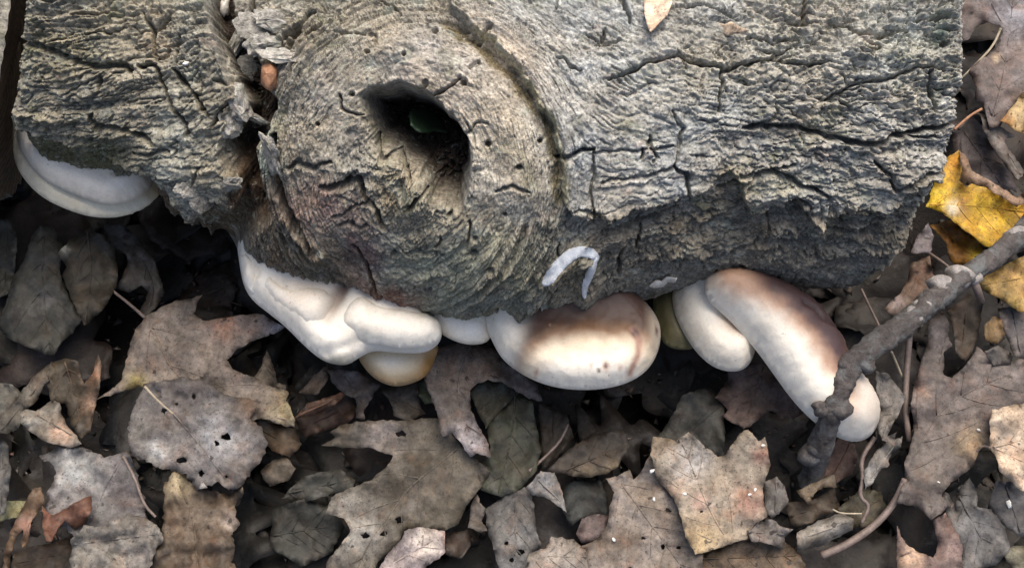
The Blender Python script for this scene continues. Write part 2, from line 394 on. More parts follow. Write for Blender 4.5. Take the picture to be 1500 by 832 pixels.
# grain streams round the knot
KX, KY, KA = 600, 240, 215.
def grain(px, py):
    dx, dy = px - KX, (py - KY)
    r2 = dx * dx + dy * dy + 1; r = np.sqrt(r2); q = np.minimum(KA * KA / r2, 1.0)
    across = dy * (1 - q); along = dx * (1 + q)
    ang = np.arctan2(dy, dx)
    w = sstep(KA * .72, KA * 1.22, r)
    return along * w + (ang * 170 + 900) * (1 - w), across * w + (r - KA) * (1 - w), r, w
def displace(px, py, fine=True, damp=1.0):
    """height of the bark over the log's plain trunk, metres, and its colour"""
    h = np.zeros(px.shape)
    j = 5.0 if fine else 0
    wx = px + j * fbm(px / 26, py / 26, 3, 1) * 1.6; wy = py + j * fbm(px / 26, py / 26, 3, 2) * 1.6
    kx, ky = (px - 600) / 200, (py - 275) / 190
    h += .020 * np.exp(-(kx * kx + ky * ky) ** 1.3)
    sflap = poly_sd(FLAP, wx, wy); splate = poly_sd(PLATE, wx, wy); screv = poly_sd(CREV, wx, wy); shole = poly_sd(HOLE, px + (wx - px) * .6, py + (wy - py) * .6)
    h += .016 * sstep(-2, 3.5, sflap) + .004 * sstep(0, 40, sflap) * (py > 150)
    h += .011 * sstep(-2, 4, splate) - .004 * sstep(0, 90, splate)
    h -= .026 * sstep(-2, 9, screv)
    h -= .019 * sstep(-4, 12, poly_sd(UNDER, wx, wy)) * sstep(3, -2, sflap)
    d, t = line_dist(RING, px, py); h += .0075 * np.exp(-(d / 38) ** 2)
    d, t = line_dist([(396, 188), (394, 250), (418, 308), (470, 352)], wx, wy); h += .007 * np.exp(-(d / 11) ** 2)
    d, t = line_dist([(655, 45), (700, 68), (742, 108), (772, 146), (800, 186), (815, 232), (818, 290)], wx, wy); h -= .005 * np.exp(-(d / 9) ** 2); dseam = d
    # arch of lifted bark carrying the mycelium
    d, t = line_dist([(745, 462), (790, 420), (815, 392), (840, 372), (864, 376), (868, 400), (856, 440)], px, py); h += .006 * np.exp(-(d / 13) ** 2)
    dc = np.hypot(px - 830, py - 425); h -= .007 * np.exp(-(dc / 22) ** 2)
    # hollow of the lost branch: steep at upper right, sloping in from lower left
    side = np.clip(((px - 610) * .72 - (py - 225) * .55) / 70, -1, 1)
    hw = 7 - 3 * side + 9 * np.clip(-side, 0, 1)
    hole = sstep(-2, 1, shole / hw)
    deb = sstep(-40, 30, (px - 640) * .45 + (py - 232) * .9)
    h -= hole * (.070 - .026 * deb)
    h -= .005 * np.exp(-((px - 560) / 55) ** 2 - ((py - 195) / 40) ** 2) * (1 - hole)
    if not fine:
        return h
    h_big = h.copy()
    al, ac, r, wout = grain(px, py)
    inring = (1 - wout) * (sstep(20, 60, px - 440) * .5 + .5)
    onplate = sstep(0, 20, splate); onflap = sstep(0, 10, sflap)
    low = sstep(300, 330, py - 40 * np.sin(px / 240)) * (1 - onplate)
    rough = .75 + .35 * onflap + .5 * sstep(1000, 1200, px) + .5 * low - .45 * inring * (ac > -110) - .25 * onplate * (px < 1000)
    h += .0046 * fbm(px / 120, py / 90, 3, 21)
    n = fbm(al / 105 + .5 * pn(px / 40, py / 40, 30), ac / 42 + .6 * pn(px / 30, py / 30, 29), 5, 31, .55)   # flakes: terraces with sharp edges
    q = n * 4.2; f = np.floor(q); st = f + sstep(.80, 1.0, q - f)
    n2 = fbm(al / 125 + .4 * pn(px / 40, py / 40, 33), ac / 17 + .5 * pn(px / 22, py / 22, 34), 4, 36, .5); q2 = n2 * 4; f2 = np.floor(q2); st2 = f2 + sstep(.80, 1.0, q2 - f2)
    lay = np.clip(low + .7 * onflap + .35 * sstep(1000, 1150, px), 0, 1)
    h += .0040 * rough * (st * (1 - .7 * lay) + st2 * .8 * lay) / 2.2
    sparse = sstep(-.05, .22, fbm(px / 85, py / 55, 2, 44))
    n = pn(al / 75 + .9 * pn(px / 28, py / 28, 5), ac / 17 + .5 * pn(px / 16, py / 16, 6), 41); h -= .0034 * rough * np.clip(1 - np.abs(n) * 9, 0, 1) ** 1.5 * sparse
    n = pn(al / 40 + .6 * pn(px / 15, py / 15, 7), ac / 9 + .5 * pn(px / 12, py / 12, 16), 43); h -= .0015 * rough * np.clip(1 - np.abs(n) * 7, 0, 1) ** 2 * (1 - .5 * sparse)
    n = pn(al / 13 + pn(px / 20, py / 20, 8), ac / 26, 45); h -= .0020 * rough * np.clip(1 - np.abs(n) * 9, 0, 1) ** 1.5 * sstep(.05, .3, pn(px / 60, py / 60, 46))
    w2_ = .5 * pn(px / 34, py / 20, 52)
    n = pn(al / 58 + w2_, ac / 8.5 + 1.3 * w2_, 53); h -= .0030 * (.45 + .55 * rough) * np.clip(1 - np.abs(n) * 10, 0, 1) ** 1.3 * sstep(-.30, .12, pn(px / 48, py / 26, 54)) * (1 - .55 * inring)
    n = pn(al / 30 + w2_, ac / 5.0 + w2_, 55); h -= .0013 * (.45 + .55 * rough) * np.clip(1 - np.abs(n) * 6, 0, 1) ** 1.5 * sstep(-.2, .2, pn(px / 40, py / 30, 56))
    h += .0007 * fbm(al / 22, ac / 4.6, 3, 51)
    patch = .35 + .9 * sstep(-.15, .3, fbm(px / 70, py / 50, 2, 62))
    h += .0010 * patch * (.35 + .65 * rough) * fbm(px / 11, py / 9, 4, 61, .62)
    g = np.abs(fbm(px / 21, py / 17, 3, 71, .6)); h += .0024 * patch * (.3 + .7 * rough) * g
    g = np.abs(pn(px / 8.5, py / 7, 73)); h += .0008 * patch * (.3 + .7 * rough) * g
    for pts, w, dep in CRACKS:
        P = np.asarray(pts, float); lo = P.min(0) - 5 * w - 12; hi = P.max(0) + 5 * w + 12
        k = np.nonzero((px > lo[0]) & (px < hi[0]) & (py > lo[1]) & (py < hi[1]))
        if len(k[0]) == 0: continue
        d, t = line_dist(pts, px[k] + (wx[k] - px[k]) * .8, py[k] + (wy[k] - py[k]) * .8)
        ww = w * (.55 + .45 * np.sin(np.pi * np.clip(t, .05, .95)) + .5 * pn(t * 9, t * 0 + w, 5))
        h[k] -= dep * .001 * sstep(ww * .75 + 1.7, ww * .2, d) * 1.7 - .0006 * np.exp(-((d - 2.5 * ww) / (2 * ww)) ** 2)
    for x, y, rr in PITS:
        k = np.nonzero((np.abs(px - x) < 20) & (np.abs(py - y) < 20))
        d = np.hypot(px[k] - x, (py[k] - y) * 1.2); h[k] -= .0075 * sstep(rr * 1.25, rr * .5, d + 1.5 * pn(px[k] / 5, py[k] / 5, 77))
    # crumbly debris in the hollow
    h += hole * (.007 * fbm(px / 9, py / 9, 4, 81, .65) + .004 * np.abs(pn(px / 5, py / 5, 83)))
    h = h_big + (h - h_big) * damp
    # ---- colour of the bark, with shade painted into the crevice
    def C(*c): return np.array(c)[None, None, :] if px.ndim == 2 else np.array(c)[None, :]
    def E(a): return a[..., None]
    col = np.zeros(px.shape + (3,)) + np.array((.285, .262, .212))
    def put(w, c):
        nonlocal col
        w = np.clip(w, 0, 1); col = col * (1 - E(w)) + C(*c) * E(w)
    def blob(x, y, rx, ry, c, s=1.0):
        put(s * np.exp(-(((px - x) / rx) ** 2 + ((py - y) / ry) ** 2) ** 1.5) * (1.05 + 1.0 * fbm(px / 50, py / 50, 3, 91)), c)
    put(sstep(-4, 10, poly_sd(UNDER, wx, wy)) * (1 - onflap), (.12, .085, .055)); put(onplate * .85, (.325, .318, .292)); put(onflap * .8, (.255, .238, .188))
    blob(900, 150, 160, 130, (.37, .375, .36), .8); blob(1150, 110, 260, 90, (.35, .335, .285), .6)
    blob(680, 120, 130, 80, (.39, .345, .290), .9); blob(740, 250, 70, 110, (.41, .375, .31), .9); blob(680, 380, 130, 70, (.335, .33, .245), .85)
    blob(480, 170, 90, 80, (.31, .285, .24), .7); blob(470, 290, 60, 40, (.235, .17, .15), .8); blob(530, 345, 34, 45, (.17, .115, .108), 1.1)
    blob(570, 400, 50, 20, (.20, .115, .085), 1.1); blob(450, 370, 90, 40, (.20, .155, .11), .8); blob(120, 225, 120, 38, (.135, .125, .068), 1.1)
    blob(280, 230, 80, 60, (.33, .315, .255), .8); put(sstep(-2, 6, screv), (.055, .04, .03)); blob(372, 270, 30, 70, (.115, .075, .046), 1.2)  # crevice: soil and rot, coloured darker still to paint its deep shade
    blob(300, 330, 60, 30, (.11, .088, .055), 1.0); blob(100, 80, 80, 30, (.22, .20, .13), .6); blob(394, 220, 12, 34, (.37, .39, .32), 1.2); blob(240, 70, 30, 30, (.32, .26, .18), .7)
    put(low * (px > 860) * .75, (.195, .172, .138)); put(.9 * np.exp(-(dseam / 8) ** 2), (.215, .175, .095)); put(.8 * np.exp(-((dseam - 9) / 5) ** 2) * (splate > 0), (.40, .36, .22))
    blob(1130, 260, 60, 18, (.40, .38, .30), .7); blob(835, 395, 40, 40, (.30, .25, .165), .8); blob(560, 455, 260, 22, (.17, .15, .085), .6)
    blob(1330, 60, 60, 60, (.37, .38, .34), .6); blob(1372, 55, 14, 26, (.06, .10, .085), .8); blob(960, 400, 90, 40, (.20, .185, .15), .7)
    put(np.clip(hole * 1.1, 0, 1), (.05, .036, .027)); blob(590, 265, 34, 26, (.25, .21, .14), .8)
    cool = .5 + .8 * fbm(px / 90, py / 70, 3, 95)
    col = np.array((.87, .875, .88)) * col * (1 + E(cool - .5) * C(.13, .03, -.10))
    return h, col

def interp(tab, v): t = np.array(tab, float); return np.interp(v, t[:, 0], t[:, 1])
# trunk centre line: bend it until its lower outline runs where the log's does (from the log's own swellings)
xs_ctl = np.linspace(-.36, .36, 49); yc_ctl = np.zeros(49); RC = np.interp(xs_ctl, [-.34, -.2, -.05, .1, .36], [.120, .124, .138, .138, .130])
th_f = np.linspace(math.radians(20), math.radians(125), 90)
for it in range(14):
    X = np.repeat(xs_ctl[:, None], 90, 1); T = np.repeat(th_f[None], 49, 0)
    r = RC[:, None] + 0 * T; Y = yc_ctl[:, None] - np.sin(T) * r; Z = ZC + np.cos(T) * r
    px, py, dep = project(X, Y, Z); k = py.argmax(1); vp = np.where(np.arange(90)[None] > k[:, None], 2 * py.max(1)[:, None] - py, py)
    h = displace(px, vp, False); r = r + h
    Y = yc_ctl[:, None] - np.sin(T) * r; Z = ZC + np.cos(T) * r
    px, py, dep = project(X, Y, Z); k = py.argmax(1); i = np.arange(49)
    err = py[i, k] - interp(SIL, px[i, k])
    yc_ctl += .8 * err * dep[i, k] / FPX
    yc_ctl = np.convolve(np.pad(yc_ctl, 1, 'edge'), [.15, .7, .15], 'valid')
def axis_y(x): return np.interp(x, xs_ctl, yc_ctl)
def radius(x): return np.interp(x, xs_ctl, RC)

NU, NF, NB = 1240, 500, 60
th1 = np.concatenate([np.linspace(-30, 95, int(NF * .86), endpoint=False), np.linspace(95, 150, NF - int(NF * .86))])
TH = np.radians(np.concatenate([th1, np.linspace(150, 330, NB + 1)[1:]]))
NT = len(TH)
def trunk(x, th):
    r = radius(x); return axis_y(x) - np.sin(th) * r, ZC + np.cos(th) * r
xl = np.full(NT, -.29); xr = np.full(NT, .25)
for _ in range(6):
    for xe, tab in ((xl, LEFT_EDGE), (xr, RIGHT_EDGE)):
        y, z = trunk(xe, TH); px, py, dep = project(xe, y, z); k = py[:NF].argmax(); py = py.copy()
        py[k:] = py[k]
        py[NF:] = np.linspace(py[NF - 1], py[0], len(py) - NF)
        xe[:] = .5 * xe + .5 * (interp(tab, py) - 750) / FPX * np.clip(dep, .5, .72)
ker = np.ones(15) / 15
kb = int(np.searchsorted(TH, math.radians(88)))
xl[kb:] = np.maximum(xl[kb:], np.interp(np.arange(NT)[kb:], [kb, NF, NT - 1], [xl[kb], -.285, xl[0]]))
for xe in (xl, xr): xe[:] = np.convolve(np.concatenate([xe[-7:], xe, xe[:7]]), ker, 'valid')
U = np.linspace(0, 1, NU)
edge_n = .0014
GX = xl[None] * (1 - U[:, None]) + xr[None] * U[:, None]
s_arc = TH * R0 * 1000
GX = GX + (edge_n * fbm(s_arc[None] / 15 + 0 * GX, s_arc[None] / 31 + 0 * GX, 4, 14)) * (U[:, None] > .5) * U[:, None] ** 8 \
        + (edge_n * fbm(s_arc[None] / 15 + 0 * GX, s_arc[None] / 31 + 5 + 0 * GX, 4, 17)) * (U[:, None] < .5) * (1 - U[:, None]) ** 8
TT = np.repeat(TH[None], NU, 0)
GY, GZ = trunk(GX, TT)
PX, PY, _ = project(GX, GY, GZ)
kk = PY[:, :NF].argmax(1); ms = PY[np.arange(NU), kk]
jj = np.arange(NT)[None]
VP = np.where(jj > kk[:, None], 2 * ms[:, None] - PY, PY)
VP = np.where(jj >= NF, VP[:, NF - 1][:, None] + (jj - NF + 1) * 9.0, VP)      # the far side: bark goes on
H, BC = displace(PX, VP, True, 1 - .72 * sstep(-55, 5, VP - ms[:, None]))
fade = np.ones(NT); fade[-14:] = np.linspace(1, 0, 14); fade0 = 1 - fade
H = H * fade[None] + H[:, :1] * fade0[None]
H -= .006 * (np.exp(-(U / .006) ** 2) + np.exp(-((1 - U) / .006) ** 2))[:, None]   # worn arrises at the saw cuts
rr = radius(GX) + H
GY = axis_y(GX) - np.sin(TT) * rr; GZ = ZC + np.cos(TT) * rr
LV = np.stack([GX, GY, GZ], -1)
du = np.gradient(LV, axis=0); dv = np.gradient(LV, axis=1); LN = np.cross(dv, du)
LN[:, 0] = np.cross(LV[:, 1] - LV[:, -2], du[:, 0]); LN[:, -1] = LN[:, 0]
LN /= np.linalg.norm(LN, axis=-1, keepdims=True) + 1e-12
outw = np.stack([0 * TT, -np.sin(TT), np.cos(TT)], -1)
if (LN * outw).sum(-1).mean() < 0: LN = -LN
FPXg, FPYg, _ = project(LV[..., 0], LV[..., 1], LV[..., 2])
_visible = (jj <= kk[:, None] + 12) & (jj < NF) & (GX == GX)
_vi = np.nonzero(_visible); _vx, _vy = FPXg[_vi], FPYg[_vi]; _vd = (LV[_vi] - CAM) @ FWD
def log_point(px, py):
    """point of the log surface that lies under a photo pixel, and its normal"""
    d = (_vx - px) ** 2 + (_vy - py) ** 2
    c = np.nonzero(d < max(d.min() * 1.5, 4.0))[0]; k = c[_vd[c].argmin()]
    return LV[_vi[0][k], _vi[1][k]], LN[_vi[0][k], _vi[1][k]]

log = empty('fallen_log', (float(np.mean(GX)), 0, 0))
tag(log, 'grey cracked bark log with a dark knot hole, sawn off at both ends', 'log')
LORG = np.array(log.location)
def build_log():
    i = np.arange(NU * NT).reshape(NU, NT); j2 = (np.arange(NT) + 1)
    A = i[:-1, :-1]; B = i[1:, :-1]; Cc = i[1:, 1:]; D = i[:-1, 1:]
    F = np.stack([A, D, Cc, B], -1).reshape(-1, 4)
    fx = PX[:-1, :-1].ravel(); fy = VP[:-1, :-1].ravel(); front = np.repeat((np.arange(NT - 1) < NF)[None], NU - 1, 0).ravel()
    jx = fx + 8 * fbm(fx / 26, fy / 26, 3, 1); jy = fy + 8 * fbm(fx / 26, fy / 26, 3, 2)
    reg = np.zeros(len(F), int)
    al, ac, r, w = grain(fx, fy)
    ell = ((fx - 600) / 215) ** 2 + ((fy - 255) / 215) ** 2
    reg[(ell < 1) & front] = 5                                             # swollen callus round the branch scar
    reg[(poly_sd([(405, 195), (560, 130), (700, 200), (700, 300), (640, 380), (560, 420), (440, 330)], jx, jy) > 0) & front] = 6
    reg[(poly_sd(FLAP, jx, jy) > 0) & front] = 1
    pl = (poly_sd(PLATE, jx, jy) > 0) & front
    top = interp([(640, 128), (890, 122), (940, 100), (990, 86), (1058, 106), (1142, 90), (1205, 96), (1290, 75), (1420, 60)], jx)
    mid = interp([(640, 235), (815, 227), (866, 215), (985, 212), (1085, 186), (1130, 183), (1180, 190), (1230, 202), (1282, 209), (1312, 196), (1350, 190), (1420, 174)], jx)
    split = np.where(jy < top, -1e9, np.interp(jy, [90, 162, 186, 240, 286], [1056, 1049, 1000, 986, 1003]))
    reg[pl & (jy < top)] = 2
    reg[pl & (jy >= top) & (jy < mid)] = 3
    reg[pl & (jy >= top) & (jy < mid) & (jx > split)] = 7
    reg[pl & (jy >= mid)] = 4
    reg[pl & (jy >= mid) & (jx > split)] = 8
    reg[(poly_sd(CREV, jx, jy) > 2) & front] = 9
    reg[(poly_sd(HOLE, fx, fy) > -3) & front] = 10
    names = {0: 'bark', 1: 'bark_flap', 2: 'bark_plate', 3: 'bark_plate', 4: 'bark_plate', 7: 'bark_plate', 8: 'bark_plate', 5: 'knot_collar', 6: 'branch_scar', 9: 'crevice', 10: 'knot_hole'}
    lab = {1: 'ragged grey bark flap with a torn pointed edge', 5: 'smooth swollen collar curving round the knot', 6: 'crumbly bark inside the knot collar', 10: 'dark hollow filled with crumbled rotten wood', 9: 'deep dark crevice in the bark'}
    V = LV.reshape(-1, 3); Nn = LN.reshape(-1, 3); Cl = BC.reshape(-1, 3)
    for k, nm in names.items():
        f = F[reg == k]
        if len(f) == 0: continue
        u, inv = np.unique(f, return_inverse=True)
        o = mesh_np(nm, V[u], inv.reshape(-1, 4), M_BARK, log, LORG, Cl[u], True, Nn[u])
        if k in lab: o['label'] = lab[k]
    for e, nm in ((0, -1), (NU - 1, 1)):                                    # sawn end faces
        rim = LV[e]; c = rim.mean(0); rings = np.linspace(1, .04, 26); Vv = []; Ff = []
        for q, s in enumerate(rings):
            p = c + (rim - c) * s; p = p.copy()
            ph = np.hypot(p[:, 1] * 40, p[:, 2] * 40); p[:, 0] += (.0016 * fbm(p[:, 1] * 70, p[:, 2] * 22, 3, 5) - (.004 if q else 0) * nm) * (1 if q else 0)
            Vv.append(p)
        Vv = np.concatenate(Vv); n = NT - 1
        for q in range(25):
            for t in range(n):
                a, b2 = q * NT + t, q * NT + t + 1
                Ff.append((a, b2, b2 + NT, a + NT) if nm < 0 else (a, a + NT, b2 + NT, b2))
        Ff.append(tuple(25 * NT + t for t in (range(n) if nm > 0 else range(n - 1, -1, -1))))
        mesh_np('cut_end', Vv, Ff, M_WOOD, log, LORG)
build_log()

def build_second_log():
    """the next length of the same trunk, beyond the saw cut"""
    root = empty('log_section', (-.50, .06, 0)); tag(root, 'next length of the log, beyond the narrow black saw gap', 'log')
    n, m = 220, 170; th = np.linspace(0, 2 * math.pi, m); u = np.linspace(0, 1, n)
    y0 = float(axis_y(-.30)); R = .128
    xend = np.interp(th, TH[TH >= 0], xl[TH >= 0]) - .0125
    xend = np.where(th > math.radians(329), np.interp(th - 2 * math.pi, TH, xl) - .0125, xend)
    xend = np.minimum(xend, np.interp(np.degrees(np.minimum(th, 2 * math.pi - th)), [0, 48, 62, 80, 180], [0, -.26, -.335, -.39, -.43]))
    x = -.95 + (xend[None] + .95) * u[:, None]; t = np.repeat(th[None], n, 0)
    S = np.minimum(t, 2 * math.pi - t) * R * 1000
    hh = .004 * fbm(x * 14, S / 40, 3, 3) + .0026 * np.floor(fbm(x * 26, S / 10, 4, 6) * 5) / 2.5 + .0015 * fbm(x * 160, S / 3, 3, 8) \
        - .003 * np.clip(1 - np.abs(pn(x * 40, S / 5, 9)) * 6, 0, 1) ** 2
    r = R + hh
    V = np.stack([x, y0 + .03 * (u[:, None] - 1) - np.sin(t) * r, ZC + np.cos(t) * r], -1)
    i = np.arange(n * m).reshape(n, m)
    F = np.stack([i[:-1, :-1], i[:-1, 1:], i[1:, 1:], i[1:, :-1]], -1).reshape(-1, 4)
    org = np.array(root.location); c = np.array((.27, .25, .205)) * (1 + .5 * fbm(x * 20, S / 30, 3, 12).reshape(-1, 1))
    mesh_np('bark', V.reshape(-1, 3), F, M_BARK, root, org, c)
    for e in (0, n - 1):
        rim = V[e][:-1]; c = rim.mean(0); Vv = np.concatenate([c + (rim - c) * s + np.array([(.0 if s == 1 else -.003 if e else .003), 0, 0]) for s in np.linspace(1, .04, 12)]); k = m - 1; Ff = []
        for q in range(11):
            for t_ in range(k):
                a, b = q * k + t_, q * k + (t_ + 1) % k
                Ff.append((a, a + k, b + k, b) if e else (a, b, b + k, a + k))
        Ff.append(tuple(11 * k + t_ for t_ in range(k)))
        mesh_np('cut_end', Vv, Ff, M_WOOD, root, org)
build_second_log()

# ------------------------------------------------------------------ bracket fungi
WHITE = (.85, .80, .70); CREAM = (.74, .62, .44); BROWN = (.06, .028, .015); DARKB = (.11, .05, .033); PURP = (.062, .034, .035)
def lerp(col, c, w):
    w = np.clip(w, 0, 1)[:, None]; return col * (1 - w) + np.array(c)[None] * w
def inflate(name, poly, z, top, bot, rim, colour, parent, org, extra=None, tilt=(0, 0), step=4.5, it=14, seed=1):
    """rounded fleshy bracket: outline at height z, domed above and below"""
    P = resample(smooth_closed(poly, 2), step, True)
    Q, T, d = fill(P, step, seed)
    n = len(Q); e = np.clip(d / rim, 0, 1); prof = np.sqrt(np.clip(1 - (1 - e) ** 2, 0, 1))
    E = np.unique(np.sort(np.concatenate([T[:, :2], T[:, 1:], T[:, [0, 2]]]), 1), axis=0)
    fixed = d < .05; deg = np.bincount(E.ravel(), minlength=n)
    def lap(f):
        for _ in range(it):
            s = np.bincount(E[:, 0], f[E[:, 1]], n) + np.bincount(E[:, 1], f[E[:, 0]], n)
            f = np.where(fixed, f, .5 * f + .5 * s / np.maximum(deg, 1))
        return f
    prof = lap(prof)
    c = Q.mean(0); base = z + tilt[0] * (Q[:, 0] - c[0]) + tilt[1] * (Q[:, 1] - c[1])
    wob = 5 * fbm(Q[:, 0] / 30, Q[:, 1] / 30, 2, seed + 3)
    lump = .0016 * fbm(Q[:, 0] / 38, Q[:, 1] / 38, 4, seed) * e + .00045 * np.sin((d + wob) * .62) * np.exp(-d / 22) * np.clip(d / 5, 0, 1)
    zt = base + top * prof + lump; zb = base - bot * prof
    if extra is not None: zt = zt + extra(Q[:, 0], Q[:, 1]) * np.clip(d / 6, 0, 1)
    W = unproj(Q[:, 0], Q[:, 1], base)
    Vt = W.copy(); Vt[:, 2] = zt; Vt[:, 1] += (zt - base) * math.tan(TILT) * -.0
    Vb = W.copy(); Vb[:, 2] = zb
    bi = np.nonzero(fixed)[0]; mp = np.arange(n) + n; mp[bi] = bi
    keep = np.ones(2 * n, bool); keep[n + bi] = False; re = np.cumsum(keep) - 1
    V = np.concatenate([Vt, Vb])[keep]; F = np.concatenate([T, mp[T][:, ::-1]]); F = re[F]
    ct = colour(Q[:, 0], Q[:, 1], d); cb = lerp(np.tile(np.array(WHITE), (n, 1)), CREAM, np.full(n, .35))
    C = np.concatenate([ct, cb])[keep]
    return mesh_np(name, V, F.astype(np.int32), M_FUNGUS, parent, org, C)
def base_col(px): return np.tile(np.array(WHITE), (len(px), 1))
def gau(px, py, x, y, rx, ry): return np.exp(-((px - x) / rx) ** 2 - ((py - y) / ry) ** 2)

def fungus(label, px, py, z):
    p = unproj(px, py, z - .02); r = empty('bracket_fungus', tuple(p)); tag(r, label, 'fungus', 'bracket fungi along the underside of the log'); return r, p
def build_fungi():
    # left, two tiered
    r, o = fungus('two tiered pale bracket under the mossy sawn end of the log', 130, 260, .12)
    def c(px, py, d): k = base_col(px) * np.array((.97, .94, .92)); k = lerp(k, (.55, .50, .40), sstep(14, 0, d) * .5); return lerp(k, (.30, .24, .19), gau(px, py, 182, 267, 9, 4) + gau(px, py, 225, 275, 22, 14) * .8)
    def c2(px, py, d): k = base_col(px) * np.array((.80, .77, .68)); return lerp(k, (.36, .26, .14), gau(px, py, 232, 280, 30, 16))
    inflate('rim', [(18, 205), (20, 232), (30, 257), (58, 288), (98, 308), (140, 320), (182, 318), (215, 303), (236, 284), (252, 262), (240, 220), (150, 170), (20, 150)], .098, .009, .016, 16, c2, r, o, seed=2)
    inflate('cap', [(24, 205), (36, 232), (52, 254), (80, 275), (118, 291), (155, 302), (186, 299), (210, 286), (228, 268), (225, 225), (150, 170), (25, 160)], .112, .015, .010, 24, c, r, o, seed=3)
    # lumpy white one
    r, o = fungus('long lumpy white bracket with a brown crease between its lobes', 500, 480, .10)
    def ex(px, py):
        d, t = line_dist([(520, 405), (503, 445), (482, 478)], px, py); h = -.009 * np.exp(-(d / 9) ** 2) * (1 - .5 * t)
        h += .006 * gau(px, py, 455, 448, 28, 28) + .005 * gau(px, py, 540, 470, 40, 30)
        d, t = line_dist([(548, 440), (552, 505)], px, py); h -= .0016 * np.exp(-(d / 7) ** 2)
        d, t = line_dist([(480, 522), (510, 516), (540, 500)], px, py); h -= .004 * np.exp(-(d / 5) ** 2)
        d, t = line_dist([(388, 400), (384, 415), (372, 425)], px, py); h -= .004 * np.exp(-(d / 4) ** 2)
        return h
    def c(px, py, d):
        k = base_col(px); k = lerp(k, (.78, .66, .53), gau(px, py, 450, 440, 45, 30) * .6)
        dd, t = line_dist([(525, 395), (505, 440), (484, 476)], px, py); k = lerp(k, (.15, .065, .04), np.exp(-(dd / 12) ** 2) * (1 - .75 * t) * 1.2)
        return lerp(k, (.40, .36, .27), sstep(520, 533, py) * .8)
    LZ = .106; lobes = []
    for q, pl in enumerate(([(349, 362), (366, 366), (388, 384), (391, 400), (383, 416), (372, 433), (358, 420), (352, 395)],
                            [(384, 404), (392, 398), (405, 401), (415, 414), (440, 424), (455, 420), (475, 418), (494, 430), (503, 448), (488, 476), (462, 490), (430, 472), (398, 446), (380, 426)],
                            [(504, 452), (516, 436), (532, 430), (548, 437), (560, 449), (600, 452), (640, 462), (649, 488), (640, 505), (600, 514), (556, 508), (520, 498), (492, 482)])):
        lobes.append(pl)
    cap = inflate('cap', [(346, 350), (351, 390), (357, 420), (370, 441), (395, 460), (420, 480), (441, 502), (462, 521), (480, 532), (508, 536), (526, 524), (546, 513), (580, 517), (620, 518), (641, 507), (649, 489), (640, 466), (600, 430), (520, 390), (440, 365), (370, 335)],
            .098, .020, .017, 30, c, r, o, ex, seed=4)
    for q, pl in enumerate(lobes): inflate('lobe', pl, LZ + .002 * q, .013, .012, 20, c, cap, o, ex, seed=40 + q, it=8)
    # small honey coloured one below it
    r, o = fungus('small honey coloured bracket tucked below the lumpy white bracket', 580, 540, .07)
    def c(px, py, d): k = np.tile(np.array((.60, .50, .34)), (len(px), 1)); k = lerp(k, (.34, .185, .06), sstep(16, 2, d) * .7 + .5 * gau(px, py, 622, 530, 16, 22)); return lerp(k, (.66, .60, .5), gau(px, py, 575, 538, 20, 10))
    inflate('cap', [(522, 520), (540, 500), (600, 490), (646, 500), (636, 530), (626, 551), (602, 563), (575, 567), (550, 556), (534, 540)], .066, .016, .010, 26, c, r, o, seed=5)
    # small white
    r, o = fungus('small plain white bracket between the lumpy one and the brown-topped one', 675, 480, .10)
    def c(px, py, d): return lerp(base_col(px), CREAM, sstep(8, 0, d) * .4)
    inflate('cap', [(628, 460), (641, 486), (665, 500), (690, 506), (716, 502), (724, 480), (715, 440), (640, 435)], .092, .013, .010, 22, c, r, o, seed=6)
    # the big brown-topped one
    r, o = fungus('broad oval bracket with a brown stained top and reddish spots', 840, 510, .11)
    def c(px, py, d):
        w = .5 * fbm(px / 28, py / 28, 3, 6); yy = py - 6 + 14 * w - 26 * np.clip((800 - px) / 70, 0, 2) - 20 * ((px - 870) / 95) ** 2
        k = lerp(base_col(px), (.74, .60, .42), sstep(545, 505, yy) * .75); k = lerp(k, (.185, .095, .045), sstep(512, 484, yy)); k = lerp(k, BROWN, sstep(492, 470, yy)); k = lerp(k, (.075, .042, .034), sstep(484, 455, yy) * .9)
        k = lerp(k, WHITE, sstep(785, 740, px + (py - 500) * .2)); k = lerp(k, (.70, .62, .50), sstep(935, 965, px) * .7)
        dd, t = line_dist([(922, 497), (932, 512), (930, 532), (920, 552)], px, py); k = lerp(k, (.33, .17, .13), np.exp(-(dd / 4.5) ** 2) * .9)
        for x, y, s in ((884, 547, 5.5), (863, 545, 2.8), (785, 551, 3.2), (905, 548, 2.6)): k = lerp(k, (.36, .15, .10), .75 * np.exp(-((px - x) ** 2 + (py - y) ** 2) / s ** 2))
        for x, y, rx, ry in ((884, 546, 2.6, 3.4), (874, 552, 2.4, 2.4), (959, 491, 3, 7), (925, 500, 6, 6)): k = lerp(k, (.12, .07, .06), 1.2 * gau(px, py, x, y, rx, ry))
        return k
    def ex(px, py):
        d, t = line_dist([(922, 497), (932, 512), (930, 532), (920, 552)], px, py); h = -.0018 * np.exp(-(d / 4) ** 2)
        return h - .0025 * np.exp(-((py - 470) / 22) ** 2) - .0012 * gau(px, py, 884, 547, 4, 4)
    inflate('cap', [(708, 470), (722, 503), (736, 527), (760, 546), (792, 562), (832, 571), (880, 571), (922, 561), (951, 541), (966, 512), (969, 480), (957, 454), (935, 432), (900, 400), (800, 400), (715, 425)], .098, .022, .018, 34, c, r, o, ex, step=3.6, seed=7)
    # olive, shaded
    r, o = fungus('small shaded olive bracket hanging between the oval and the dimpled bracket', 985, 480, .08)
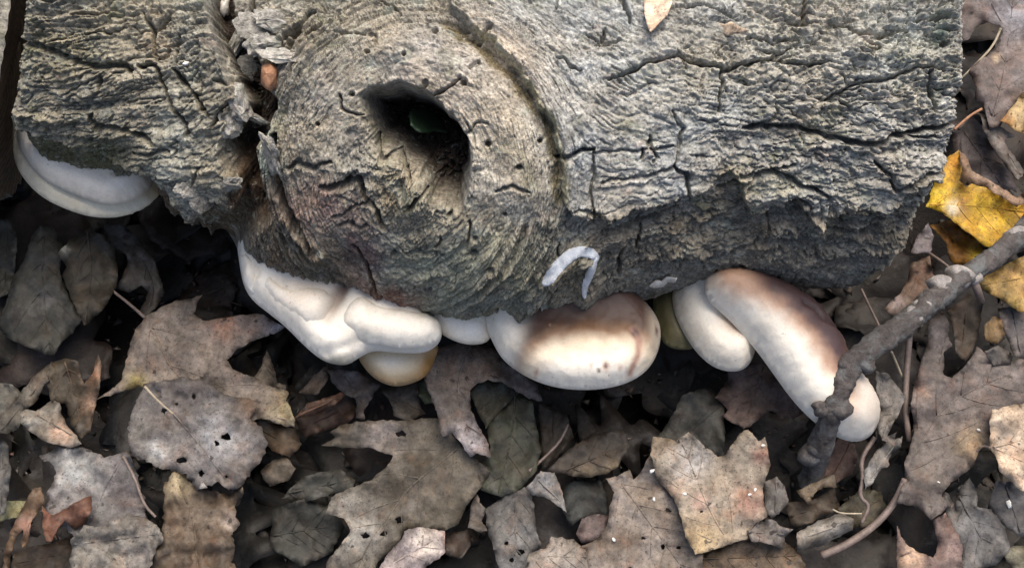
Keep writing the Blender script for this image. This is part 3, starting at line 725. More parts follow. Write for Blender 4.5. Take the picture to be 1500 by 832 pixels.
    inflate('cap', [(955, 450), (965, 490), (975, 507), (995, 513), (1020, 511), (1030, 480), (1000, 420), (960, 420)], .066, .010, .010, 22, lambda px, py, d: lerp(np.tile(np.array((.11, .095, .042)), (len(px), 1)), (.16, .14, .07), sstep(6, 0, d)), r, o, seed=8)
    # dimpled round
    r, o = fungus('rounded cream bracket with a brown dimple beside the long diagonal one', 1045, 480, .10)
    def c(px, py, d):
        k = lerp(base_col(px), (.70, .60, .44), sstep(40, 4, d) * .35); k = lerp(k, (.36, .19, .095), gau(px, py, 1074, 480, 26, 20) * .9); return lerp(k, (.10, .045, .03), gau(px, py, 1062, 464, 10, 6))
    def ex(px, py): return -.010 * gau(px, py, 1066, 468, 13, 9) - .006 * gau(px, py, 1084, 484, 20, 15)
    inflate('cap', [(984, 425), (986, 455), (1000, 487), (1020, 517), (1045, 539), (1075, 546), (1096, 538), (1107, 515), (1110, 480), (1100, 440), (1060, 400), (1030, 385), (1000, 395)], .078, .022, .015, 34, c, r, o, ex, seed=9)
    # long diagonal one
    r, o = fungus('long finger-like white bracket with a purplish brown bruise, crossed by the twig', 1160, 520, .09)
    def c(px, py, d):
        dd, t = line_dist([(1090, 395), (1160, 425), (1205, 470), (1235, 515), (1262, 560), (1285, 590)], px, py)
        w = sstep(74, 38, dd + 12 * fbm(px / 30, py / 30, 3, 3)) * (1 - .8 * sstep(1222, 1252, px)); k = lerp(base_col(px), (.40, .20, .105), w * .85)
        w2 = sstep(54, 26, dd + 8 * fbm(px / 20, py / 20, 3, 4)); k = lerp(k, PURP, w2 * sstep(1075, 1125, px) * (1 - .7 * sstep(1215, 1250, px)))
        k = lerp(k, (.05, .028, .028), sstep(30, 10, dd) * sstep(1095, 1140, px) * (1 - sstep(1225, 1245, px)) * .8)
        q, t = line_dist([(1165, 458), (1180, 465), (1192, 480), (1222, 488)], px, py); return lerp(k, (.03, .015, .016), np.exp(-(q / 3.5) ** 2) * .95)
    def ex(px, py):
        d, t = line_dist([(1165, 458), (1180, 465), (1192, 480), (1222, 488)], px, py); return -.003 * np.exp(-(d / 4) ** 2)
    inflate('cap', [(1029, 416), (1036, 441), (1060, 461), (1085, 486), (1110, 516), (1135, 551), (1160, 586), (1190, 617), (1221, 639), (1252, 649), (1276, 640), (1289, 616), (1290, 590), (1276, 562), (1250, 535), (1238, 500), (1218, 468), (1192, 438), (1150, 412), (1100, 394), (1064, 390), (1040, 398)],
            .088, .026, .016, 40, c, r, o, ex, tilt=(-.00010, -.00012), seed=10)
build_fungi()

# ------------------------------------------------------------------ leaves
LEAF = {}
GAIN = {'L32': 1.45, 'L31': 1.25, 'L44': 1.5, 'L28': 1.3, 'L1': 1.2, 'L53': 1.25, 'L55': 1.3, 'L52': 1.3, 'L77': 1.3, 'L12': 1.2, 'L43': 1.1, 'L50': 1.1, 'L41': 1.2, 'L42': 1.25, 'L37': 1.2, 'L26': 1.2}
def leaf(key, name, label, poly, z, col, mid=None, stalk=None, amp=.0055, crk=.0019, tilt=(0, 0), cup=0.0, spots=(), col2=None, holes=0, cat='leaf', group=None, jag=1.6, roll=0.0, seed=None, veins=True, step=7.0):
    seed = (sum(ord(ch) * (i + 3) for i, ch in enumerate(key)) % 997) if seed is None else seed
    r = np.random.default_rng(seed)
    P = np.asarray(poly, float); c = P.mean(0)
    if mid is None:
        w = P - c; u, s, vt = np.linalg.svd(w, full_matrices=False); a = vt[0]; t = w @ a
        mid = [tuple(c + a * t.min() * .92), tuple(c), tuple(c + a * t.max() * .92)]
    ml = smooth_line(mid, 2)
    D = resample(P, 4.0, True)
    Dn = D + jag * np.stack([fbm(D[:, 0] / 9, D[:, 1] / 9, 3, seed), fbm(D[:, 0] / 9, D[:, 1] / 9, 3, seed + 40)], 1) * 1.6
    size = max(np.ptp(P[:, 0]), np.ptp(P[:, 1])); step = min(step, max(4.0, size / 10))
    cut = []
    for _ in range(400):                          # insect holes: real gaps in the blade
        if len(cut) >= holes: break
        q = r.uniform(P.min(0), P.max(0)); rr0 = r.uniform(1.8, 5.0)
        if float(poly_sd(Dn, q[:1], q[1:])[0]) < rr0 + 9 or any(np.hypot(*(q - k.mean(0))) < 16 for k in cut): continue
        a = np.linspace(0, 6.283, 10)[:-1]; ra = rr0 * (1 + .45 * r.uniform(-1, 1, 9)); cut.append(np.stack([q[0] + ra * np.cos(a) * r.uniform(.8, 1.5), q[1] + ra * np.sin(a)], 1))
    Q, T, d = fill(Dn, step, seed, cut)
    half = max(10., np.percentile(np.abs(line_dist(ml, Q[:, 0], Q[:, 1])[0]), 90))
    edge_sd = P
    def zf(px, py):
        px = np.asarray(px, float); py = np.asarray(py, float)
        dm, t = line_dist(ml, px, py); q = dm / half
        h = z + tilt[0] * (px - c[0]) + tilt[1] * (py - c[1])
        h = h + amp * 1.5 * fbm(px / 75, py / 75, 2, seed) + crk * 1.5 * fbm(px / 21, py / 21, 3, seed + 9)
        h = h + cup * np.clip(q, 0, 1.6) ** 2 * half / 90 - .0011 * np.exp(-(dm / 5) ** 2)
        rib = np.abs(((t * 5.5 + q * .55) % 1.0) - .5) * 2
        h = h + .0013 * rib * np.clip(q * 2, 0, 1) * min(1, half / 40)
        if roll: h = h - roll * np.clip(q, 0, 1.2) ** 2 * .012
        return np.maximum(h, -.015)
    dE = np.abs(poly_sd(P, Q[:, 0], Q[:, 1]))
    zz = zf(Q[:, 0], Q[:, 1]) + .0085 * np.exp(-dE / 7) * (fbm(Q[:, 0] / 30, Q[:, 1] / 30, 2, seed + 5) * 1.8) * min(1, size / 60)
    W = unproj(Q[:, 0], Q[:, 1], np.maximum(zz, -.015))
    n = len(Q); B = W - np.array([0, 0, .0006])
    F = T.tolist() + (T[:, ::-1] + n).tolist() + [(b, a, a + n, b + n) for a, b in boundary(T)]
    base = np.tile(np.array(col, float), (n, 1)); f1 = fbm(Q[:, 0] / 45, Q[:, 1] / 45, 3, seed + 2); f2 = fbm(Q[:, 0] / 16, Q[:, 1] / 16, 3, seed + 3)
    c2 = np.array(col2 if col2 else np.array(col) * np.array((.78, .70, .62)))
    base = lerp(base, c2, .45 + 1.1 * f1)
    base *= .505 * GAIN.get(key, 1.0) * (1 + .4 * f2)[:, None]
    if veins: dm, t = line_dist(ml, Q[:, 0], Q[:, 1]); base *= (1 + .12 * np.exp(-(dm / 6) ** 2))[:, None]
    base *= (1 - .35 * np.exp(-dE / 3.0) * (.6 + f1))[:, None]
    for x, y, s, cc in spots: base = lerp(base, cc, np.exp(-((Q[:, 0] - x) ** 2 + (Q[:, 1] - y) ** 2) / s ** 2) * (1 + f2))
    org = unproj(c[0], c[1], max(z - .004, .003)); root = empty(name, tuple(org))
    tag(root, label, cat, group)
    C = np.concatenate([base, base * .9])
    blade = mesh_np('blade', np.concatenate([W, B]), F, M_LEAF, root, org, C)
    if veins and size > 55:
        Vv = []; Ff = []
        def add(pts, w0, w1):
            pts = np.asarray(pts); ok = poly_sd(P, pts[:, 0], pts[:, 1]) > 2
            if ok.sum() < 3: return
            k = np.nonzero(ok)[0]; br = np.nonzero(np.diff(k) > 1)[0]
            if len(br): k = k[:br[0] + 1]
            pts = pts[k]
            if len(pts) < 3: return
            W3 = unproj(pts[:, 0], pts[:, 1], zf(pts[:, 0], pts[:, 1]) + .0002)
            v, f = tube(W3, np.linspace(w0, w1, len(W3)), 5); o_ = len(Vv); Vv.extend(v); Ff.extend([tuple(i + o_ for i in g) for g in f])
        mr = resample(ml, 5); add(mr, .0009, .0004)
        L = len(mr) if size > 105 and key not in ('L2', 'L3', 'L4', 'L5') else 0
        for q in range(max(2, L // 12), L - 3, max(4, L // 5)):
            tdir = mr[min(q + 1, L - 1)] - mr[q - 1]; a0 = math.atan2(tdir[1], tdir[0])
            for sgn in (-1, 1):
                a = a0 + sgn * r.uniform(.65, .95); p = mr[q].copy(); pts = [p.copy()]
                for _ in range(int(half * 1.6 / 5)):
                    p = p + 5 * np.array([math.cos(a), math.sin(a)]); a -= sgn * .018; pts.append(p.copy())
                add(pts, .00042, .00015)
        if Vv:
            tone = np.mean(base, 0) * 1.12
            mesh_np('veins', np.array(Vv), Ff, M_LEAF, blade, org, np.tile(tone, (len(Vv), 1)))
    if stalk:
        s = smooth_line(stalk[0], 2); m_ = len(s)
        zs = np.linspace(float(zf(s[0, 0], s[0, 1])), stalk[1], m_)
        v, f = tube(unproj(s[:, 0], s[:, 1], zs), np.linspace(stalk[2], stalk[3], m_), 7)
        mesh_np('stalk', np.array(v), f, M_STALK, root, org)
    LEAF[key] = zf
    return root

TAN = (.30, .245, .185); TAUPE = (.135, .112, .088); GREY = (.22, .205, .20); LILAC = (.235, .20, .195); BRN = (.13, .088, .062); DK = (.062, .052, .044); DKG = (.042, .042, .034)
OLIVE = (.085, .080, .048); RED = (.20, .115, .09); YEL = (.62, .40, .035); ORA = (.34, .155, .075); CRM = (.56, .44, .32); MAU = (.19, .155, .15)
GL = 'fallen leaves lying in front of the log'
LEAVES = [
 # key, name, label, outline (photo px), height, colour, options
 ('L9', 'dead_leaf', 'dull olive leaf beside the dark upright leaf below the two tiered bracket', [(-12, 320), (16, 322), (25, 350), (22, 400), (12, 430), (-12, 445)], .022, DKG, {}),  # tone lowered to paint the weaker light on the left
 ('L6', 'dead_leaf', 'dark mottled leaf lying upright below the two tiered bracket', [(46, 345), (60, 330), (80, 335), (92, 360), (88, 395), (91, 410), (103, 439), (120, 468), (106, 487), (92, 500), (77, 523), (48, 511), (14, 497), (-4, 480), (10, 440), (19, 405), (36, 381)], .030, (.068, .066, .056), {'col2': (.045, .045, .036), 'mid': [(66, 332), (60, 400), (74, 520)]}),  # both tones darkened to carry the dim light of the left side
 ('L8', 'oak_leaf', 'grey oak leaf lobe hooked round a dark gap, above the big tan oak leaf', [(152, 330), (180, 330), (205, 350), (225, 380), (238, 415), (240, 432), (227, 452), (213, 466), (202, 461), (213, 440), (216, 427), (207, 417), (190, 429), (171, 423), (179, 405), (187, 385), (184, 372), (170, 368), (156, 362)], .030, (.105, .10, .092), {'mid': [(165, 345), (205, 375), (228, 420), (215, 460)]}),  # grey lowered, left-hand dimness put into the colour
 ('L7', 'dead_leaf', 'folded olive brown leaf with a pale bent edge near the grey hooked oak lobe', [(83, 372), (105, 350), (130, 336), (150, 345), (168, 365), (173, 395), (171, 420), (163, 433), (150, 455), (130, 472), (122, 475), (108, 445), (91, 405), (98, 390)], .042, (.082, .070, .048), {'col2': (.042, .034, .023), 'mid': [(128, 340), (135, 400), (125, 470)], 'cup': -.010, 'spots': [(92, 364, 7, (.34, .33, .28))]}),  # olive tones also dimmed to paint the darker left edge
 ('L10', 'dead_leaf', 'curled brown leaf with an orange rim left of the big tan oak leaf', [(74, 532), (90, 526), (104, 526), (114, 530), (118, 548), (124, 562), (136, 545), (143, 518), (149, 530), (146, 570), (138, 600), (133, 632), (118, 642), (104, 622), (95, 590), (75, 588), (68, 560)], .040, (.10, .078, .05), {'col2': (.055, .04, .025), 'cup': .012, 'spots': [(140, 545, 14, (.24, .14, .09)), (135, 590, 14, (.22, .145, .10))], 'mid': [(95, 530), (112, 585), (120, 635)]}),
 ('L11', 'dead_leaf', 'pale narrow folded leaf strip running down past the curled brown leaf', [(75, 530), (79, 545), (62, 570), (52, 590), (34, 600), (28, 628), (10, 634), (-10, 632), (-10, 618), (22, 588), (45, 555)], .046, (.15, .138, .115), {'cup': -.014}),
 ('L12', 'dead_leaf', 'crumpled whitish leaf scrap at the foot of the curled brown leaf', [(30, 604), (40, 598), (52, 603), (64, 594), (76, 585), (87, 590), (90, 606), (98, 622), (112, 638), (120, 650), (102, 656), (70, 648), (45, 634), (30, 618)], .052, (.27, .255, .225), {'crk': .004, 'spots': [(92, 634, 16, (.33, .22, .16))]}),
 ('L15', 'dead_leaf', 'small round grey leaf beside the pale folded strip', [(-12, 560), (18, 562), (34, 578), (15, 606), (-12, 615)], .026, (.135, .132, .115), {}),
 ('L16', 'dead_leaf', 'narrow blue grey leaf edge by the pale yellow leaf scrap', [(-12, 645), (10, 645), (16, 690), (8, 752), (-12, 758)], .030, (.13, .13, .128), {}),
 ('L14', 'dead_leaf', 'small pale yellow green leaf scrap beside the red brown crumpled leaf', [(-12, 737), (12, 733), (38, 734), (32, 755), (-12, 766)], .020, (.44, .43, .24), {'veins': False}),
 ('L1', 'oak_leaf', 'large pale tan oak leaf with deep round sinuses', [(212, 465), (240, 448), (259, 441), (281, 437), (296, 431), (289, 443), (285, 460), (298, 470), (324, 466), (353, 462), (384, 460), (396, 468), (419, 478), (401, 489), (372, 498), (348, 511), (332, 527), (343, 542), (372, 553), (396, 566), (423, 573), (420, 585), (432, 614), (431, 626), (411, 622), (383, 612), (350, 625), (300, 620), (250, 600), (209, 566), (185, 571), (142, 585), (168, 566), (178, 555), (183, 535), (192, 499), (200, 480)], .044, (.30, .245, .20), {'col2': (.235, .195, .165), 'mid': [(212, 465), (235, 505), (252, 545), (310, 590), (420, 615)], 'stalk': ([(212, 465), (192, 447), (165, 426)], .036, .0014, .0011), 'cup': .004, 'spots': [(330, 480, 20, (.36, .22, .15)), (402, 478, 14, (.33, .30, .32)), (200, 560, 16, (.19, .155, .06)), (420, 600, 25, (.27, .225, .13))], 'crk': .0008}),
 ('L80', 'dead_leaf', 'thin pale leaf sliver showing through a sinus of the big tan oak leaf', [(389, 514), (396, 522), (402, 540), (406, 560), (420, 564), (418, 573), (396, 566), (372, 553), (384, 536)], .026, (.28, .24, .19), {}),
 ('L2', 'dead_leaf', 'grey felted leaf pocked with small holes, overlapping the big tan oak leaf', [(210, 563), (240, 557), (272, 552), (290, 556), (306, 545), (307, 564), (330, 578), (380, 586), (373, 600), (368, 614), (385, 629), (392, 648), (388, 665), (368, 689), (354, 713), (335, 718), (318, 706), (289, 718), (272, 694), (236, 686), (215, 676), (193, 668), (187, 640), (188, 615), (198, 590)], .058, (.225, .21, .205), {'col2': (.165, .135, .120), 'jag': 3.2, 'holes': 9, 'crk': .0035, 'spots': [(362, 598, 18, (.15, .095, .06)), (230, 660, 16, (.29, .29, .285)), (205, 630, 16, (.125, .115, .10)), (320, 640, 30, (.24, .24, .245))], 'mid': [(210, 565), (262, 612), (330, 700)]}),
 ('L3', 'dead_leaf', 'bluish grey leaf with a curved bare vein above the crumpled pale leaf', [(56, 670), (82, 655), (120, 656), (154, 668), (183, 663), (193, 668), (204, 704), (214, 745), (216, 770), (168, 790), (135, 790), (108, 785), (67, 747), (70, 723), (82, 690), (72, 677)], .048, (.225, .215, .215), {'col2': (.17, .145, .14), 'jag': 3.2, 'crk': .003, 'mid': [(180, 668), (150, 720), (125, 785)], 'spots': [(110, 690, 30, (.27, .275, .27))]}),
 ('L13', 'dead_leaf', 'red brown crumpled leaf at the lower edge of the bluish grey leaf', [(62, 740), (75, 755), (95, 745), (112, 735), (133, 726), (136, 745), (122, 768), (110, 776), (96, 762), (84, 775), (75, 793), (66, 792), (63, 768)], .060, (.25, .125, .085), {'crk': .004, 'veins': False}),
 ('L13b', 'dead_leaf', 'hooked rusty leaf rim arching by the pale yellow leaf scrap', [(2, 845), (8, 800), (18, 772), (30, 748), (48, 715), (60, 712), (65, 735), (56, 748), (46, 762), (40, 800), (32, 802), (33, 775), (24, 785), (16, 812), (12, 845)], .048, (.19, .125, .075), {'crk': .003, 'spots': [(40, 770, 12, (.27, .15, .11))], 'veins': False}),
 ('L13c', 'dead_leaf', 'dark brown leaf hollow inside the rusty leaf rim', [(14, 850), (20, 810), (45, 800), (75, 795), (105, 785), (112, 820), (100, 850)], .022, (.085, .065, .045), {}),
 ('L4', 'dead_leaf', 'crumpled pale grey leaf beside the wrinkled brown leaf', [(104, 790), (123, 768), (144, 772), (163, 764), (187, 752), (216, 758), (231, 771), (240, 788), (228, 808), (214, 850), (102, 850)], .062, (.30, .28, .245), {'col2': (.225, .20, .185), 'jag': 3.2, 'crk': .0085, 'amp': .006}),
 ('L5', 'dead_leaf', 'wrinkled brown leaf with a pleated scalloped edge', [(241, 706), (255, 689), (272, 694), (283, 712), (313, 718), (335, 725), (354, 713), (358, 722), (346, 737), (344, 752), (351, 767), (339, 786), (345, 798), (339, 822), (353, 850), (208, 850), (228, 808), (238, 775), (240, 735)], .050, (.20, .155, .115), {'col2': (.125, .085, .052), 'jag': 3.2, 'crk': .0065, 'mid': [(256, 695), (285, 760), (290, 845)], 'spots': [(262, 708, 18, (.33, .27, .17)), (335, 765, 14, (.27, .22, .18))]}),
 ('L5b', 'dead_leaf', 'tiny white leaf chip on the felted grey leaf', [(291, 716), (296, 704), (304, 714)], .068, (.6, .6, .6), {'veins': False, 'jag': 0, 'crk': 0}),
 ('L81', 'dead_leaf', 'brown shaded leaf under the lowest lobe of the big tan oak leaf', [(372, 612), (432, 628), (442, 650), (425, 670), (398, 660), (384, 640)], .030, (.11, .08, .05), {}),
 ('L82', 'dead_leaf', 'torn greyish leaf between the felted leaf and the forked olive oak leaf', [(380, 690), (398, 674), (418, 668), (433, 686), (425, 702), (395, 712)], .030, (.16, .145, .12), {'crk': .003}),
 ('L76', 'dead_leaf', 'dull dark green grey leaf left of the forked olive oak leaf', [(412, 730), (440, 700), (470, 690), (500, 688), (520, 702), (516, 718), (490, 722), (450, 735)], .024, (.085, .09, .08), {'crk': .003}),
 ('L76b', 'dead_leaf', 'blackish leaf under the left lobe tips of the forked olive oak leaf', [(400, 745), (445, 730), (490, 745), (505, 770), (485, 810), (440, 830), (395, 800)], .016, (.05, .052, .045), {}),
 ('L70', 'dead_leaf', 'small brown leaf flake standing by the orange rimmed leaf', [(438, 576), (455, 555), (479, 534), (484, 546), (473, 567), (464, 577)], .034, (.19, .15, .115), {}),
 ('L72', 'dead_leaf', 'grey brown leaf under the lumpy white bracket tip', [(478, 540), (510, 543), (532, 545), (557, 563), (545, 582), (532, 602), (534, 614), (521, 613), (522, 585), (503, 576), (488, 562)], .036, (.16, .14, .13), {}),
 ('L73', 'dead_leaf', 'dark chestnut leaf behind the orange rimmed leaf', [(430, 612), (470, 600), (505, 574), (527, 576), (526, 602), (514, 616), (480, 630), (445, 640)], .020, (.085, .05, .035), {}),
 ('L71', 'dead_leaf', 'narrow orange brown leaf rim left of the honey coloured bracket', [(434, 611), (448, 592), (484, 580), (511, 572), (498, 587), (487, 594), (458, 608)], .040, (.28, .165, .115), {'cup': -.01}),
 ('L74', 'dead_leaf', 'mottled grey leaf just below the honey coloured bracket', [(555, 570), (612, 556), (614, 590), (624, 606), (600, 616), (578, 610), (572, 588)], .030, (.13, .115, .10), {}),
 ('L75', 'dead_leaf', 'small mossy green leaf tip beside the honey coloured bracket', [(612, 560), (632, 548), (642, 570), (636, 588), (622, 592), (614, 580)], .038, (.10, .12, .065), {'veins': False}),
 ('L20', 'oak_leaf', 'big forked olive taupe oak leaf with a pale midrib', [(470, 652), (491, 641), (483, 634), (496, 623), (530, 616), (568, 616), (616, 613), (645, 612), (665, 640), (690, 665), (720, 690), (702, 716), (680, 745), (672, 767), (651, 776), (615, 774), (592, 776), (583, 798), (552, 824), (547, 845), (476, 845), (478, 822), (494, 805), (514, 776), (504, 759), (478, 752), (485, 728), (510, 716), (545, 702), (571, 678), (576, 667), (540, 656), (497, 655)], .040, (.165, .142, .110), {'col2': (.095, .078, .052), 'mid': [(678, 650), (640, 682), (600, 712), (570, 755), (540, 795), (520, 840)], 'cup': .003, 'holes': 4, 'spots': [(520, 780, 40, (.20, .19, .17)), (560, 640, 30, (.19, .165, .15)), (500, 740, 20, (.22, .205, .18))]}),
 ('L22', 'dead_leaf', 'pale green grey leaf fold beneath the oval bracket', [(687, 572), (715, 555), (752, 563), (762, 574), (735, 600), (712, 627), (698, 600)], .030, (.13, .135, .105), {}),
 ('L23', 'dead_leaf', 'broad dark olive leaf with a curving stalk below the oval bracket', [(752, 568), (780, 590), (786, 625), (793, 660), (785, 690), (762, 716), (735, 728), (705, 718), (700, 690), (718, 655), (713, 627), (735, 600)], .034, (.082, .085, .058), {'col2': (.055, .052, .035), 'stalk': ([(775, 690), (800, 668), (822, 645), (832, 622)], .030, .0012, .0010), 'mid': [(755, 572), (750, 640), (730, 722)]}),
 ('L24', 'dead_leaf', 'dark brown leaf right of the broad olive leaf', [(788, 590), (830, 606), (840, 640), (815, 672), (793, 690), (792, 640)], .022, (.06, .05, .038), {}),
 ('L21', 'oak_leaf', 'grey lilac oak leaf tongue hanging down below the oval bracket', [(626, 512), (680, 500), (720, 508), (737, 525), (762, 545), (787, 563), (795, 587), (775, 584), (752, 570), (735, 560), (715, 557), (700, 561), (688, 572), (690, 600), (705, 630), (713, 643), (719, 669), (700, 664), (688, 669), (680, 655), (662, 635), (648, 640), (640, 605), (630, 580), (620, 550)], .052, (.215, .19, .18), {'col2': (.15, .12, .098), 'mid': [(690, 505), (665, 570), (695, 655)], 'spots': [(690, 530, 45, (.125, .095, .075)), (690, 640, 24, (.27, .245, .25))]}),
 ('L27', 'dead_leaf', 'blue grey torn leaf with a dark slit below the dark olive leaf', [(712, 745), (745, 722), (775, 712), (782, 740), (786, 780), (794, 800), (778, 812), (766, 850), (735, 850), (722, 800), (712, 770)], .030, (.20, .20, .20), {'holes': 3}),
 ('L79', 'dead_leaf', 'small pale lobed leaf tip right of the pale mauve leaf', [(690, 740), (698, 722), (712, 748), (706, 762), (714, 777), (700, 779), (686, 772)], .036, (.23, .215, .20), {'veins': False}),
 ('L77', 'dead_leaf', 'pale mauve leaf with a painted sheen under the forked olive oak leaf', [(545, 850), (566, 812), (588, 790), (592, 777), (615, 771), (652, 778), (653, 810), (625, 828), (615, 850)], .050, (.36, .31, .31), {'col2': (.27, .225, .215), 'spots': [(625, 792, 20, (.50, .44, .38))], 'cup': -.01}),  # pale spot puts the leaf's highlight into the blade colour
 ('L78', 'dead_leaf', 'little brown leaf flake touching the pale mauve leaf', [(652, 780), (685, 776), (690, 800), (675, 818), (653, 812)], .026, (.115, .09, .075), {}),
 ('L25', 'dead_leaf', 'dark rounded leaf with a light rim between oval bracket and tan oak leaf', [(796, 694), (830, 660), (868, 634), (915, 630), (924, 652), (906, 682), (890, 693), (860, 699), (840, 697), (820, 692)], .034, (.075, .06, .045), {'col2': (.055, .043, .034), 'spots': [(860, 695, 14, (.16, .125, .08)), (895, 690, 12, (.16, .125, .08))]}),
 ('L26', 'dead_leaf', 'small light grey leaf with a hooked point beside a black gap', [(772, 714), (792, 690), (812, 692), (819, 708), (824, 722), (831, 750), (815, 739), (800, 728), (780, 725)], .040, (.27, .26, .25), {'spots': [(800, 705, 10, (.32, .32, .32))]}),
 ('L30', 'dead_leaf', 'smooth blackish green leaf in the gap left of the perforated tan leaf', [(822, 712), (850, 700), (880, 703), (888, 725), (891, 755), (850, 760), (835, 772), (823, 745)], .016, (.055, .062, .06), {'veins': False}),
 ('L29', 'dead_leaf', 'small plum pink leaf left of the perforated tan leaf', [(852, 759), (870, 752), (892, 754), (886, 775), (875, 793), (850, 795), (844, 780)], .030, (.225, .175, .175), {}),
 ('L31', 'oak_leaf', 'perforated grey tan oak leaf overlapped by the pale tan oak leaf', [(888, 700), (905, 697), (922, 687), (928, 702), (940, 690), (953, 662), (975, 690), (992, 735), (1008, 765), (1030, 800), (1030, 850), (866, 850), (860, 815), (850, 800), (875, 790), (891, 765), (893, 740), (900, 722)], .042, (.265, .23, .205), {'col2': (.21, .165, .125), 'holes': 7, 'mid': [(905, 700), (955, 770), (1010, 845)], 'stalk': None}),
 ('L28', 'dead_leaf', 'speckled pale grey leaf overlapping the perforated tan leaf', [(766, 850), (775, 810), (800, 802), (808, 786), (842, 790), (862, 812), (874, 850)], .048, (.30, .275, .25), {}),
 ('L34', 'dead_leaf', 'dark slate leaf behind the tips of the pale tan oak leaf', [(960, 645), (985, 608), (1000, 578), (1040, 566), (1062, 590), (1062, 625), (1060, 668), (1035, 662), (1010, 645), (985, 650)], .026, (.072, .075, .068), {}),
 ('L33', 'oak_leaf', 'reddish brown oak leaf below the dimpled bracket', [(1048, 582), (1066, 558), (1066, 540), (1090, 530), (1115, 532), (1135, 545), (1163, 580), (1180, 604), (1165, 612), (1145, 612), (1130, 600), (1115, 612), (1100, 623), (1089, 628), (1075, 620), (1058, 610), (1066, 600), (1058, 590)], .036, (.165, .115, .10), {'col2': (.125, .085, .065), 'mid': [(1120, 535), (1105, 580), (1089, 625)]}),
 ('L32', 'oak_leaf', 'pale speckled tan oak leaf with two pointed lobes and reddish patches', [(957, 639), (975, 641), (990, 646), (1008, 632), (1025, 645), (1040, 660), (1053, 669), (1063, 665), (1076, 645), (1089, 630), (1096, 629), (1111, 645), (1121, 640), (1124, 660), (1129, 680), (1124, 697), (1118, 708), (1119, 733), (1124, 757), (1106, 766), (1094, 788), (1067, 798), (1019, 812), (1005, 786), (998, 759), (988, 731), (962, 702), (957, 680), (953, 663)], .054, (.33, .285, .225), {'col2': (.275, .215, .16), 'mid': [(1080, 810), (1055, 775), (1034, 735), (1000, 650)], 'cup': .004, 'holes': 1, 'crk': .0008, 'spots': [(1100, 735, 22, (.27, .155, .115)), (1115, 668, 12, (.30, .17, .135)), (1026, 735, 12, (.27, .17, .14)), (972, 652, 14, (.20, .145, .09)), (1010, 675, 28, (.34, .32, .30)), (1030, 790, 30, (.28, .21, .12))]}),
 ('L35', 'dead_leaf', 'brown leaf arching under the foot of the pale tan oak leaf', [(1016, 816), (1067, 798), (1110, 786), (1150, 792), (1175, 815), (1185, 850), (1018, 850)], .034, (.20, .145, .095), {'col2': (.13, .09, .058)}),
 ('L36', 'dead_leaf', 'shredded silvery leaf scrap between pale tan oak leaf and rolled grey leaf', [(1094, 778), (1112, 764), (1130, 760), (1147, 772), (1162, 776), (1150, 786), (1149, 804), (1122, 795), (1100, 792)], .052, (.27, .25, .24), {'crk': .004}),
 ('L38', 'dead_leaf', 'small silver grey leaf at the right edge of the pale tan oak leaf', [(1119, 706), (1138, 698), (1150, 712), (1155, 735), (1142, 752), (1130, 759), (1121, 745)], .040, (.24, .225, .215), {}),
 ('L37', 'dead_leaf', 'rolled light grey leaf tube with a dark speck', [(1167, 780), (1198, 763), (1235, 750), (1251, 760), (1249, 776), (1226, 787), (1200, 801), (1168, 807)], .052, (.29, .275, .25), {'roll': 1.3, 'mid': [(1165, 790), (1205, 778), (1252, 760)]}),
 ('L40', 'dead_leaf', 'reddish leaf partly under the lower end of the twig', [(1206, 668), (1232, 640), (1252, 650), (1256, 672), (1248, 694), (1225, 708), (1205, 698)], .022, (.20, .13, .105), {}),
 ('L39', 'dead_leaf', 'tan toothed leaf strip just below the lower end of the twig', [(1166, 718), (1195, 706), (1222, 694), (1226, 714), (1206, 713), (1192, 722), (1185, 739), (1176, 730)], .038, (.28, .23, .17), {}),
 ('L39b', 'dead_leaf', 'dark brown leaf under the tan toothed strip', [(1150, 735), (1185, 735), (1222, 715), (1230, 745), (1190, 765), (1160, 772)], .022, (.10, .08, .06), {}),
 ('L41', 'dead_leaf', 'silver grey leaf standing against the tip of the long diagonal bracket', [(1283, 543), (1300, 547), (1320, 573), (1328, 582), (1312, 615), (1299, 640), (1313, 632), (1311, 652), (1292, 645), (1284, 622), (1290, 600), (1284, 570)], .062, (.24, .23, .22), {'mid': [(1325, 582), (1300, 620), (1292, 645)]}),
 ('L42', 'dead_leaf', 'ragged silvery leaf shred with a torn toothed edge', [(1268, 716), (1266, 690), (1280, 664), (1300, 646), (1323, 639), (1321, 655), (1306, 664), (1303, 679), (1290, 690), (1276, 712)], .052, (.29, .28, .265), {'jag': 3}),
 ('L42b', 'dead_leaf', 'mossy brown leaf rag between the twig end and the long curved stalk', [(1226, 745), (1262, 715), (1290, 720), (1300, 745), (1275, 770), (1240, 775)], .022, (.10, .09, .06), {'crk': .004}),
 ('L43', 'oak_leaf', 'large purplish grey oak leaf with a long folded edge and stalk', [(1335, 590), (1340, 560), (1350, 530), (1358, 500), (1360, 472), (1380, 455), (1391, 475), (1388, 492), (1396, 505), (1383, 515), (1382, 549), (1395, 553), (1410, 540), (1425, 520), (1432, 508), (1447, 520), (1470, 530), (1512, 524), (1512, 600), (1458, 610), (1450, 645), (1436, 657), (1426, 682), (1402, 702), (1393, 705), (1379, 726), (1391, 742), (1372, 756), (1365, 762), (1346, 743), (1314, 736), (1325, 702), (1325, 680), (1335, 650), (1339, 630)], .046, (.195, .165, .155), {'col2': (.145, .118, .105), 'mid': [(1325, 702), (1352, 640), (1385, 590), (1470, 550)], 'stalk': ([(1325, 702), (1312, 735), (1282, 770), (1240, 798), (1204, 813)], .030, .0022, .0032), 'spots': [(1420, 650, 24, (.20, .145, .085)), (1360, 690, 34, (.105, .088, .075)), (1352, 575, 10, (.34, .24, .18))]}),
